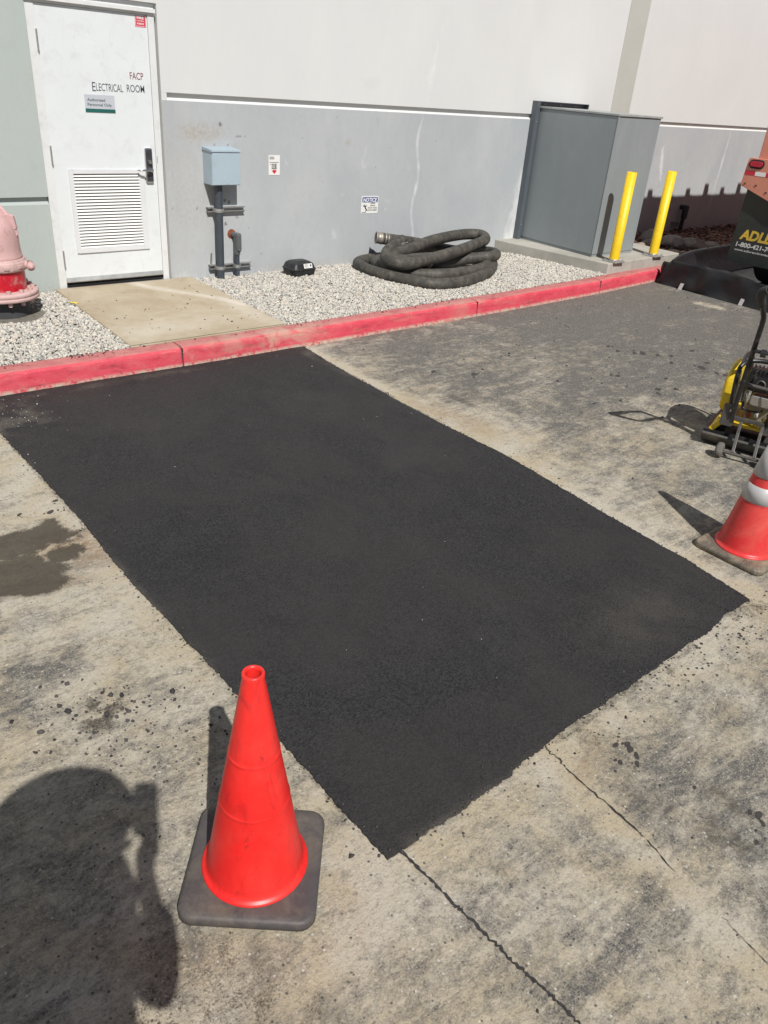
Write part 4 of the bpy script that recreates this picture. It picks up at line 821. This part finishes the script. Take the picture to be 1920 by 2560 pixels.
Mk = Matrix.Translation((kx, ky, .325)) @ Vector((-.15, -.9, -.12)).to_track_quat('Z', 'Y').to_matrix().to_4x4()
MB().lathe([(.001, .052), (.008, .052), (.010, .045), (.018, .044), (.020, .038), (.026, .036), (.031, .028), (.031, -.035), (.001, -.035)], (0, 0, 0), 24, Mk).build('hinge_knob', PK, t)
Ml = Matrix.Translation((vx, vy, 0)) @ Matrix.Rotation(math.atan2(uy, ux), 4, 'Z')
MB().tube([Ml @ Vector(q) for q in ((.175, 0, .55), (.160, 0, .63), (.128, 0, .69), (.085, 0, .745), (.03, 0, .785))], .016, 10).build('rib', PK, t)
MB().prism([(.10, .62), (.10, .705), (.150, .700), (.172, .69), (.182, .62), (.185, .60), (.15, .58)], -.02, .02, Ml @ XZ).build('lug', PK, t, bevel=.004)
# yellow scrap
o = MB().tube(catmull([(-.165, -.49, -.012), (-.15, -.505, -.006), (-.13, -.515, -.013), (-.115, -.53, -.006)], 4), [.004, .006, .008, .005, .003, .006, .007, .005, .006, .007, .005, .004, .003], 6).build('plastic_strip', paint('yellow_plastic', (.72, .55, .03, 1), .5), origin=(-.14, -.5, -.01)); tag(o, 'crumpled yellow plastic scrap on pebbles beside the walkway slab', 'litter')

# ---------------------------------------------------------------- traffic cones
def m_cone(name, a, b, dusty=0.):
    n = N(name); c = n.mix(n.ramp(n.noise(5, 5, .6), .35, .65), a, b)
    sc = n.ramp(n.noise(8, 9, .8, (1.5, 1.5, .55), 1.2, (4, 4, 4)), .54, .70, 0, .6); c = n.mix(sc, c, (.20, .008, .012, 1))
    c = n.mix(n.ramp(n.noise(45, 6, .8, (1, 1, .25), .5, (8, 1, 1)), .60, .68, 0, .45), c, (.10, .01, .015, 1))
    c = n.mix(n.ramp(n.noise(4, 6, .7, None, .5, (1, 6, 2)), .45, .7, 0, .10 + dusty), c, (.62, .22, .16, 1)); n.bump(n.noise(25, 4), .08, .004); return n.done(c, .38, spec=.4)
def m_cbase(name, a, d):
    n = N(name); c = n.mix(n.ramp(n.noise(6, 6, .7), .35, .65), a, tuple(x * 1.35 for x in a[:3]) + (1,)); c = n.mix(n.ramp(n.noise(7, 8, .78, None, .6, (2, 2, 2)), .45, .65, 0, d), c, (.36, .29, .20, 1)); n.bump(n.noise(50, 5), .15, .004); return n.done(c, .55, spec=.35)
def cone(name, loc, rz, label, mc, mbs, bands=False, tilt=None):
    t = thing(name, label, 'traffic cone', loc, rz, 'orange traffic cones by the asphalt patch'); H = .715; hb = .183
    def lo(prof_z, r, inset): return rrect(-hb + inset, -hb + inset, hb - inset, hb - inset, r)
    mb = MB(); secs = [(.0, .006), (.004, 0), (.024, 0), (.030, .003), (.034, .010), (.035, .022)]; V = []; n = 0
    for z, ins in secs:
        P = rrect(-hb + ins, -hb + ins, hb - ins, hb - ins, .045 - ins * .6, 8); n = len(P); V += [(x, y, z) for x, y in P]
    mb.add(V, [(i * n + j, i * n + (j + 1) % n, (i + 1) * n + (j + 1) % n, (i + 1) * n + j) for i in range(len(secs) - 1) for j in range(n)], True); mb.add(V[-n:], [tuple(range(n))]); mb.add(V[:n], [tuple(range(n))[::-1]]); mb.build('cone_base', mbs, t, local=True)
    r0, r1, z0 = .133, .0245, .050
    def rr(z): return r0 + (r1 - r0) * (z - z0) / (H - z0)
    prof = [(.146, .0352), (.147, .038), (.146, .041), (.143, .0435), (.139, .046), (.135, .050), (rr(.056), .056), (rr(.064), .064), (rr(.1), .1), (rr(.2), .2)]
    for z in (.30, .462): prof += [(rr(z - .01), z - .01), (rr(z - .003), z - .003), (rr(z) + .0013, z - .001), (rr(z) + .0013, z + .001), (rr(z + .003), z + .003), (rr(z + .01), z + .01)]
    prof += [(rr(.6), .6)]
    prof += [(rr(H - .02), H - .02), (r1 + .003, H - .016), (r1 + .0035, H - .004), (r1 + .002, H), (r1 - .004, H), (r1 - .005, H - .01), (rr(H - .2) - .004, H - .2), (rr(.08) - .004, .08)]
    MB().lathe(prof, n=72).build('cone_body', mc, t, local=True)
    if bands:
        SV = paint('grey_reflective_sleeve', (.50, .49, .49, 1), .35, .1, var=.08, scale=8, dirt=(.33, .27, .22, 1), dirt_amt=.4)
        for a, b in ((.305, .388), (.432, .575)): MB().lathe([(rr(a) + .0005, a), (rr(a) + .0032, a + .001), (rr(b) + .0032, b - .001), (rr(b) + .0005, b)], n=72).build('reflective_band', SV, t, local=True)
    return t
cone('traffic_cone', (-1.648, -5.817, GZ), R_(-40.5), 'bright orange red cone with a dark rubber base, nearest in the foreground', m_cone('orange_red_cone_plastic', (.74, .016, .014, 1), (.82, .026, .022, 1)), m_cbase('dark_rubber_base', (.060, .054, .055, 1), .22))
cone('traffic_cone', (1.285, -5.728, GZ), R_(-1), 'dusty orange cone with two silver bands at the right edge', m_cone('faded_orange_cone_plastic', (.60, .028, .030, 1), (.66, .052, .050, 1), .25), m_cbase('dusty_rubber_base', (.10, .085, .07, 1), .9), True)

# ---------------------------------------------------------------- plate compactor (local x = across, y = ahead)
t = thing('plate_compactor', 'black and yellow petrol plate compactor with a folding handle on the old pavement', 'plate compactor', (2.39, -4.83, GZ), math.atan2(-.957, .29))
BKM = paint('black_machine_paint', (.022, .022, .024, 1), .4, .2, var=.2, dirt=(.16, .14, .11, 1), dirt_amt=.5, dscale=14)
DMET = paint('dusty_dark_steel', (.10, .095, .088, 1), .5, .5, var=.25, dirt=(.24, .21, .16, 1), dirt_amt=.6, dscale=10)
YM = paint('yellow_machine_paint', (.72, .50, .015, 1), .4, var=.1, dirt=(.42, .32, .14, 1), dirt_amt=.5, dscale=12)
CAST = paint('cast_engine_alloy', (.30, .285, .26, 1), .5, .6, var=.2, dirt=(.12, .11, .09, 1), dirt_amt=.5, dscale=25)
kw = dict(local=True); YZ = Matrix(((0, 0, 1, 0), (1, 0, 0, 0), (0, 1, 0, 0), (0, 0, 0, 1)))   # outline (y, z) extruded along x
MB().prism([(-.03, .085), (.04, .012), (.08, .004), (.48, .004), (.54, .02), (.62, .10), (.61, .115), (.53, .042), (.47, .026), (.09, .026), (.05, .034), (-.02, .10)], .0, .52, YZ).build('base_plate', DMET, t, bevel=.004, **kw)
MB().prism([(.02, .036), (.10, .036), (.10, .085), (.02, .11)], .02, .50, YZ).build('plate_rib', BKM, t, bevel=.004, **kw)
for x in (.002, .478): MB().prism([(.0, .05), (.56, .05), (.56, .09), (.12, .115), (.0, .11)], x, x + .04, YZ).build('plate_side_rail', BKM, t, bevel=.003, **kw)
for x, y in ((.09, .12), (.43, .12), (.09, .46), (.43, .46)): MB().cyl((x, y, .026), (x, y, .165), .032, .028, 16).build('rubber_mount', BKM, t, **kw)
MB().prism(rrect(.06, .02, .46, .52, .03), .168, .186).build('engine_bed', YM, t, bevel=.003, **kw)
MB().prism([(.06, .10), (.02, .10), (.10, .215), (.14, .215)], .02, .34, Matrix(((1, 0, 0, 0), (0, 0, 1, 0), (0, 1, 0, 0), (0, 0, 0, 1)))).build('yellow_wing', YM, t, bevel=.004, **kw)
MB().cyl((.14, .40, .10), (.40, .40, .10), .055, n=20).build('exciter', DMET, t, **kw)
# belt guard / water tank: rounded yellow shell on the left
sh = MB(); P = rrect(.10, .19, .45, .52, .13, 8); sh.prism(P, .035, .105, YZ); sh.build('tank_shell', YM, t, bevel=.02, seg=4, **kw)
MB().prism(rrect(.16, .25, .40, .46, .08, 8), .024, .036, YZ).build('shell_boss', YM, t, bevel=.006, **kw)
# brackets, cross bar, legs and wheels at the back
for x in (.085, .345):
    MB().prism(rrect(x, .165, x + .085, .315, .018), -.012, -.002, XZ).build('handle_bracket', DMET, t, bevel=.002, **kw)
    MB().cyl((x + .055, -.026, .275), (x + .055, -.010, .275), .011, n=6).build('bracket_bolt', ALU, t, **kw)
MB().box((.165, -.03, .222), (.35, -.004, .246)).build('cross_bar', DMET, t, bevel=.003, **kw)
for x in (.215, .345): MB().tube([(x, -.018, .225), (x + .004, -.05, .15), (x + .018, -.140, .048)], .0135, 4, smooth=False).build('stand_leg', DMET, t, bevel=.002, **kw)
MB().tube([(.17, -.155, .045), (.41, -.155, .045)], .010, 10).build('axle', DMET, t, **kw)
for x in (.155, .425):
    wl = MB().lathe([(.012, -.024), (.030, -.024), (.046, -.018), (.050, -.008), (.050, .008), (.046, .018), (.030, .024), (.012, .024)], (x, -.155, .05), 24, Matrix.Rotation(PI / 2, 4, 'Y')).build('wheel', paint('worn_grey_rubber', (.13, .12, .105, 1), .8, var=.35, scale=20), t, **kw)
# handle loop
h_ = [(.150, -.012, .235), (.158, -.06, .46), (.167, -.115, .69), (.177, -.185, .885), (.172, -.25, .955), (.165, -.36, 1.02), (.160, -.455, 1.075), (.166, -.495, 1.11), (.195, -.515, 1.13)]; hl = h_ + [(.26, -.52, 1.134)] + [(.52 - x, y, z) for x, y, z in h_[::-1]]
MB().tube(catmull(hl, 6), .0155, 12).build('handle', BKM, t, **kw)
MB().tube(catmull(hl[5:9], 6), .0235, 14).build('handle_grip', paint('black_rubber_grip', (.03, .03, .03, 1), .7), t, **kw)
MB().tube([(.168, -.14, .705), (.352, -.14, .705)], .011, 10).build('handle_cross_tube', BKM, t, **kw)
MB().cyl((.215, -.14, .70), (.245, -.14, .70), .024, n=8).build('lock_knob', BKM, t, **kw)
# roll cage hoop
hp = [(.125, .02, .19), (.12, .01, .31), (.108, -.0, .50), (.115, .03, .565), (.16, .09, .585), (.26, .12, .59), (.38, .10, .585), (.42, .03, .565), (.43, .0, .50), (.41, .01, .31), (.40, .02, .19)]
MB().tube(catmull(hp, 6), .0145, 12).build('guard_hoop', BKM, t, **kw)
MB().tube(catmull([(.115, .03, .565), (.10, .25, .58), (.12, .42, .50), (.13, .48, .19)], 5), .0135, 10).tube(catmull([(.42, .03, .565), (.44, .25, .58), (.42, .42, .50), (.41, .48, .19)], 5), .0135, 10).build('guard_rail', BKM, t, **kw)
MB().tube([(.13, .03, .45), (.41, .03, .44)], .012, 10).build('guard_cross_bar', DMET, t, **kw)
# engine
MB().box((.19, .14, .187), (.37, .36, .30)).build('crankcase', CAST, t, bevel=.012, **kw)
mb = MB()
for i in range(7): mb.box((.20, .17, .302 + i * .013), (.34, .31, .309 + i * .013))
mb.box((.215, .185, .302), (.325, .295, .39)); mb.build('cylinder_fins', CAST, t, **kw)
MB().prism(rrect(.165, .40, .395, .545, .03), .06, .16, XZ).build('fuel_tank', BKM, t, bevel=.014, seg=3, **kw)
mb = MB()
for i in range(9): mb.box((.175 + i * .024, .050, .525), (.184 + i * .024, .16, .552))
mb.build('tank_grille', BKM, t, **kw)
MB().prism(rrect(.20, .415, .30, .500, .015), .048, .060, XZ).build('recoil_cover', BKM, t, bevel=.003, **kw)
MB().tube(catmull([(.215, .045, .43), (.24, .04, .485), (.275, .045, .47), (.27, .045, .43)], 4), .006, 8).build('pull_loop', DMET, t, **kw)
MB().prism(rrect(.215, .315, .375, .385, .02), .045, .135, XZ).build('muffler', paint('muffler_steel', (.40, .37, .33, 1), .45, .6, var=.2), t, bevel=.008, **kw)
MB().cyl((.185, .06, .27), (.185, .06, .40), .012, n=12).build('oil_pipe', CAST, t, **kw)
MB().tube(catmull([(.18, .05, .33), (.20, .03, .29), (.26, .03, .285), (.31, .04, .30)], 5), .007, 8).build('fuel_hose', BKM, t, **kw)
MB().cyl((.235, .03, .255), (.235, .055, .255), .018, n=14).build('filler_cap', paint('orange_cap', (.35, .08, .03, 1), .5), t, **kw)
MB().box((.27, .035, .25), (.292, .05, .285)).build('spark_plug', paint('white_ceramic', (.7, .7, .66, 1), .4), t, bevel=.002, **kw)
MB().cyl((.285, .03, .225), (.285, .055, .225), .012, n=10).cyl((.335, .03, .245), (.335, .05, .245), .015, n=10).build('drain_plug', ALU, t, **kw)
MB().tube(catmull([(.32, .0, .20), (.34, -.01, .26), (.365, -.005, .33), (.36, -.02, .50)], 5), .005, 6).build('throttle_cable', YM, t, **kw)

# ---------------------------------------------------------------- tank trailer and its containment berm
SAL = paint('faded_salmon_tank_paint', (.60, .235, .165, 1), .5, var=.06, scale=3, dirt=(.42, .14, .1, 1), dirt_amt=.3, dscale=6)
t = thing('tank_trailer', 'faded salmon red steel tank trailer parked in a black spill berm at the right edge', 'trailer', (7.3, -3.45, GZ))
TL = 13.0; X0 = 7.3; ya, yb_ = -2.245, -4.66; ZB, ZT = 1.02, 3.19
mb = MB().box((X0 + .04, yb_, ZB), (X0 + TL, ya, ZT)); mb.build('tank_body', SAL, t, bevel=.01)
mb = MB()
for i in range(int(TL / .53)):
    x = X0 + .18 + .53 * i
    for y, s_ in ((ya, 1), (yb_, -1)): mb.box((x, min(y, y + .05 * s_), ZB + .05), (x + .2, max(y, y + .05 * s_), ZT - .05))
mb.build('side_corrugation', SAL, t, bevel=.01)
for i in range(24):
    x = 7.96 + .532 * i; h = .10 + .06 * (i % 2); MB().box((x, ya - .10, ZT), (x + .115, ya, ZT + h)).build('rail_post', SAL, t)
mb = MB(); mb.box((X0 + .1, -2.75, .75), (X0 + TL - .5, -2.65, 1.0)).box((X0 + .1, -4.25, .75), (X0 + TL - .5, -4.15, 1.0)); mb.build('chassis', BKM, t, bevel=.005)
YZm = Matrix(((0, 0, 1, 0), (1, 0, 0, 0), (0, 1, 0, 0), (0, 0, 0, 1)))
MB().prism([(-2.137, 1.012), (-2.155, 1.29), (-2.175, 1.315), (-4.73, 1.315), (-4.75, 1.29), (-4.77, 1.012), (-4.30, .80), (-2.70, .80), (-2.52, .885)][::-1], X0 - .006, X0 + .05, YZm).build('rear_bumper', SAL, t, bevel=.004)
def lamp(y0):
    o = MB().prism(rrect(y0 - .185, 1.205, y0, 1.30, .045, 8), X0 - .016, X0 - .0065, YZm).build('lamp_surround', GAPM, t, bevel=.003)
    ln = N('red_lamp_lens'); 
    MB().prism(rrect(y0 - .170, 1.222, y0 - .015, 1.283, .03, 8), X0 - .026, X0 - .0165, YZm).build('tail_lamp', paint('red_lens', (.42, .01, .03, 1), .2, var=.1), t, bevel=.006, seg=3)
lamp(-2.178); lamp(-4.545)
for i in range(24):
    y = -2.150 - i * .112
    if y - .112 < -4.75: break
    a = -2.150 - i * .13
    if a - .13 < -4.76: break
    MB().box((X0 - .0085, a - .13, 1.131), (X0 - .0065, a, 1.175)).build('reflective_tape', WP if i % 2 else RINK, t)
for y, z in ((-2.19, 1.035), (-2.33, 1.03), (-2.47, .97)): MB().cyl((X0 - .012, y, z), (X0 - .005, y, z), .012, n=8).build('bumper_bolt', DMET, t)
FL = paint('dark_green_black_rubber', (.022, .028, .027, 1), .38, var=.15, scale=3, dirt=(.06, .06, .055, 1), dirt_amt=.3, dscale=5)
AY = paint('yellow_print', (.62, .42, .05, 1), .5); WY = paint('white_print', (.62, .62, .6, 1), .5)
for k, y0 in enumerate((-2.19, -4.10)):
    fl = MB().prism([(y0 - .02, 1.0), (y0, .148), (y0 - .66, .148), (y0 - .66, .9)], X0 + .055, X0 + .063, YZm).build('mud_flap', FL, t)
    XT = X0 + .053; lk = (0, -1, 0)
    lettering('lettering', 'ADLER', AY, fl, (XT, y0 - .085, .425), lk, EZ, .49, .105, bold=.045, shear=.18)
    lettering('lettering', '1-800-421-7475', WY, fl, (XT, y0 - .068, .335), lk, EZ, .53, .050, bold=.03, shear=.08)
    lettering('lettering', 'www.adlertankrentals.com', WY, fl, (XT, y0 - .066, .285), lk, EZ, .56, .026, bold=.01)
TY = paint('black_tyre_rubber', (.02, .02, .02, 1), .75, var=.25)
for x in (8.2, 9.45):
    for y in (-2.45, -4.45):
        o = MB().lathe([(.26, -.14), (.44, -.14), (.50, -.10), (.515, 0), (.50, .10), (.44, .14), (.26, .14)], (x, y, GZ + .52), 40, Matrix.Rotation(PI / 2, 4, 'X')).build('wheel', TY, t)
        MB().lathe([(.001, -.05), (.12, -.05), (.14, -.02), (.25, -.02), (.262, -.135)], (x, y, GZ + .52), 30, Matrix.Rotation(PI / 2, 4, 'X')).lathe([(.001, .05), (.12, .05), (.14, .02), (.25, .02), (.262, .135)], (x, y, GZ + .52), 30, Matrix.Rotation(PI / 2, 4, 'X')).build('rim', DMET, o)
for x in (8.2, 9.45): MB().cyl((x, -2.4, GZ + .52), (x, -4.5, GZ + .52), .07, n=14).build('axle', BKM, t)
# containment berm: liner with raised, sagging walls
LN = paint('black_liner_vinyl', (.006, .006, .008, 1), .42, var=.25, scale=4, dirt=(.03, .028, .028, 1), dirt_amt=.4, dscale=4, bump=.5, bscale=7)
t = thing('spill_berm', 'black vinyl spill containment berm under the trailer', 'spill berm', (6.7, -3.3, GZ))
def berm_wall(path, name, hfun):
    """path: foot points (x, y); wall folds up and inward; left normal is outside"""
    Q = catmull([(x, y, 0) for x, y in path], 14); V = []; n = len(Q); prof = [(0, .004), (.012, .03), (.03, .10), (.045, .19), (.06, .27), (.075, .30), (.095, .285), (.12, .20), (.16, .06), (.20, .012)]
    for i, p in enumerate(Q):
        tt = (Q[min(i + 1, n - 1)] - Q[max(i - 1, 0)]).normalized(); nn = Vector((-tt.y, tt.x, 0)); s_ = i * .09; hh = hfun(p)
        for j, (u, z) in enumerate(prof):
            wv = .014 * math.sin(s_ * 2.1 + j * .8) + .05 * (vnoise(np.array([p.x * 1.3 + p.y]), np.array([p.y - p.x + j * .22]), 2.3, 201, 3)[0] - .5) * 2
            fold = .020 * math.sin(s_ * 3.1 + 2.6 * math.sin(s_ * 1.7) + j * .35) * min(1, z * 6); sag = 1 + .16 * (vnoise(np.array([p.y * 1.0]), np.array([p.x]), 1.6, 203, 3)[0] - .5) * 2; V.append(p - nn * (u + (wv + fold) * (z > .02)) + Vector((0, 0, GZ + z * hh * sag)))
    k = len(prof); mb = MB(); mb.add(V, [(i * k + j, i * k + j + 1, (i + 1) * k + j + 1, (i + 1) * k + j) for i in range(n - 1) for j in range(k - 1)], True)
    o = mb.build(name, LN, t); return o
hf = lambda p: 1.0 + .10 * math.sin(p.y * 3.1) - .08 * math.sin(p.x * 1.7)
berm_wall([(6.60, -5.6), (6.59, -5.0), (6.585, -4.2), (6.58, -3.6), (6.585, -3.2), (6.60, -2.8), (6.625, -2.3), (6.64, -2.0), (6.645, -1.80), (6.665, -1.735), (6.72, -1.70)], 'berm_wall_front', lambda p: 1.0 if p.y < -1.85 else .85)
def lift(o, x0=0):
    pass
# side wall runs over the kerb and the edge of the bed, then along it
Qs = [(6.66, -1.72, -.16, .10), (6.80, -1.66, -.10, .14), (7.1, -1.60, -.01, .15), (7.6, -1.52, .0, .16), (8.2, -1.46, .0, .14), (9.0, -1.42, .0, .15), (11, -1.35, 0, .16), (14, -1.3, 0, .15)]
V = []; 
for i, (x, y, z, h) in enumerate(Qs): V += [(x, y, z), (x + .01, y - .02, z + h * .6), (x + .02, y - .06, z + h), (x + .03, y - .10, z + h * .9), (x + .03, y - .16, z + h * .2), (x + .03, y - .35, GZ + .03)]
mb = MB(); k = 6; mb.add(V, [(i * k + j, i * k + j + 1, (i + 1) * k + j + 1, (i + 1) * k + j) for i in range(len(Qs) - 1) for j in range(k - 1)], True); o = mb.build('berm_wall_side', LN, t); sb = o.modifiers.new('smooth', 'SUBSURF'); sb.levels = sb.render_levels = 2
xs = np.arange(6.70, 15, .1); ys = np.arange(-5.4, -1.75, .1)
o = grid('berm_floor', xs, ys, lambda X, Y: GZ + .008 + .02 * (vnoise(X, Y, 1.2, 210, 3)), LN, {}); o.parent = t; o.data.transform(Matrix.Translation((-6.7, 3.3, -GZ)))
for y in (-2.10, -2.885, -3.67, -4.45): MB().prism([(6.575, GZ + .002), (6.583, GZ + .002), (6.622, GZ + .075), (6.613, GZ + .075)], y - .022, y + .022, Matrix(((1, 0, 0, 0), (0, 0, 1, 0), (0, 1, 0, 0), (0, 0, 0, 1)))).build('berm_strap', paint('grey_strap', (.36, .34, .34, 1), .5), t)

# ---------------------------------------------------------------- the photographer, standing just behind the camera
person = thing('person', 'person in a wide brimmed hat and work clothes holding up a phone', 'person', (-2.5, -7.2, GZ), -0.7335)
Mp = Matrix.Translation(CAM.copy() * 1.0) ; Mp = Matrix.Translation((CAM.x, CAM.y, GZ)) @ Matrix.Rotation(-0.7335, 4, 'Z')   # x = right, y = forward
def skin(name, chains, mat, par, sub=2):
    vs, es, rs, idx = [], [], [], {}
    for ch in chains:
        prev = None
        for x, y, z, r in ch:
            key = (round(x, 4), round(y, 4), round(z, 4))
            if key not in idx: idx[key] = len(vs); vs.append((x, y, z)); rs.append(r)
            if prev is not None and prev != idx[key]: es.append((prev, idx[key]))
            prev = idx[key]
    inv = wm(par).inverted(); me = bpy.data.meshes.new(name); me.from_pydata([tuple(inv @ (Mp @ Vector(v))) for v in vs], es, []); o = bpy.data.objects.new(name, me); COL.objects.link(o); o.parent = par; me.materials.append(mat)
    s_ = o.modifiers.new('skin', 'SKIN'); s_.use_smooth_shade = True
    for i, r in enumerate(rs): me.skin_vertices[0].data[i].radius = (r, r) if not isinstance(r, tuple) else r
    me.skin_vertices[0].data[0].use_root = True
    b = o.modifiers.new('sub', 'SUBSURF'); b.levels = b.render_levels = sub; return o
SK = paint('skin_tone', (.42, .24, .17, 1), .55, var=.06); SH = paint('navy_work_shirt', (.03, .04, .07, 1), .85, var=.2); TR = paint('dark_work_trousers', (.035, .035, .04, 1), .9, var=.2); BT = paint('brown_work_boots', (.10, .06, .03, 1), .7, var=.2); HH = paint('white_sun_hat', (.7, .7, .68, 1), .35)
hx, hy, hz = -.200, -.085, 1.915     # head centre (right, forward, height above the pavement)
pel = (-.15, -.19, 1.02); che = (-.20, -.18, 1.42); nk = (-.225, -.11, 1.68)
RS, RE, RW = (-.055, -.14, 1.63), (.088, -.175, 1.46), (.018, -.065, 1.74)
LS, LE, LW = (-.43, -.16, 1.61), (-.44, -.14, 1.30), (-.12, -.075, 1.76)
body = skin('person_body', [
    [(*pel, .13), (-.17, -.185, 1.2, .12), (*che, .13), (*nk, .062), (hx, hy, hz - .12, .06), (hx, hy, hz - .03, .085), (hx, hy - .01, hz + .05, .09)], [(*che, .13), (*RS, .06), (*RE, .042), (*RW, .027), (.026, -.050, 1.81, .034)],
    [(*che, .13), (*LS, .06), (*LE, .042), (*LW, .030), (-.060, -.055, 1.84, .040)], [(*pel, .13), (-.16, -.15, .92, .085), (-.15, -.12, .52, .058), (-.15, -.17, .09, .038), (-.15, -.05, .03, .035)], [(*pel, .13), (-.36, -.15, .92, .085), (-.38, -.20, .52, .058), (-.39, -.26, .09, .038), (-.39, -.14, .03, .035)],
    *[[(.026, -.050, 1.81, .034), (.050, -.045, 1.83 + k * .019, .010), (.040, -.036, 1.845 + k * .019, .009), (.010, -.034, 1.85 + k * .019, .0085)] for k in range(-1, 3)], [(.026, -.050, 1.81, .034), (.052, -.040, 1.825, .011), (.058, -.030, 1.86, .010)],
    *[[(-.060, -.055, 1.84, .040), (-.045, -.048, 1.88 + k * .019, .011), (-.030, -.040, 1.89 + k * .019, .010), (-.004, -.036, 1.893 + k * .019, .0085)] for k in range(-1, 3)], [(-.060, -.055, 1.84, .040), (-.040, -.05, 1.80, .011), (-.020, -.035, 1.80, .010)],
    [(hx, hy, hz - .03, .085), (hx, hy + .10, hz - .035, .016)], [(hx, hy, hz - .03, .085), (hx - .088, hy, hz - .03, .018)], [(hx, hy, hz - .03, .085), (hx + .088, hy, hz - .03, .018)]], SK, person)
skin('shirt', [[(pel[0], pel[1], pel[2] - .10, .16), (-.17, -.185, 1.2, .155), (*che, .15), (nk[0], nk[1], nk[2] - .03, .075)], [(*che, .15), (*RS, .088), (*RE, .062), (.036, -.09, 1.65, .054)], [(*che, .15), (*LS, .085), (*LE, .062), (-.20, -.095, 1.66, .044)]], SH, body)
skin('trousers', [[(pel[0], pel[1], pel[2], .14), (-.16, -.15, .90, .10), (-.15, -.12, .52, .075), (-.15, -.17, .12, .06)], [(pel[0], pel[1], pel[2], .14), (-.36, -.15, .90, .10), (-.38, -.20, .52, .075), (-.39, -.26, .12, .06)]], TR, body)
for bx_, by_ in ((-.15, -.17), (-.39, -.26)): skin('boot', [[(bx_, by_, .14, .055), (bx_, by_, .055, .052), (bx_, by_ + .10, .045, .048), (bx_, by_ + .17, .038, .040)]], BT, body)
Mh = Mp @ Matrix.Translation((hx, hy - .005, hz + .035)); mh = MB().lathe([(.205, -.028), (.205, -.022), (.16, .002), (.118, .016), (.115, .05), (.100, .09), (.065, .118), (.001, .128)], (0, 0, 0), 36, Mh); mh.build('sun_hat', HH, body)
MB().lathe([(.125, 0), (.15, -.08), (.17, -.17), (.20, -.27), (.205, -.30)], (0, 0, 0), 36, Mp @ Matrix.Translation((hx, hy - .045, hz + .02))).build('shadow_neck_flap', HH, body)  # unseen neck flap, added to fill out the person's cast shadow
for s_ in (-1, 1): MB().lathe([(.001, .010), (.008, .007), (.011, 0), (.008, -.007), (.001, -.010)], (0, 0, 0), 12, Mp @ Matrix.Translation((hx + s_ * .034, hy + .084, hz - .01))).build('eye', paint('eye_white', (.6, .6, .6, 1), .3), body)
MB().box((hx - .025, hy + .082, hz - .085), (hx + .025, hy + .090, hz - .078), Mp).build('mouth', paint('lip', (.3, .1, .09, 1), .6), body)
B = Matrix(((rt.x, up.x, -fw.x, 0), (rt.y, up.y, -fw.y, 0), (rt.z, up.z, -fw.z, 0), (0, 0, 0, 1))); Mc = Matrix.Translation(CAM) @ B
ph = thing('phone', 'black smartphone held up in the right hand of the person', 'phone', tuple(CAM + fw * -.02))
MB().prism(rrect(-.013, -.118, .064, .040, .010), .012, .020, Mc).build('phone_body', BP, ph, bevel=.002)
MB().cyl(Mc @ Vector((0, 0, .0105)), Mc @ Vector((0, 0, .012)), .006, n=16).build('lens', CHROME, ph)
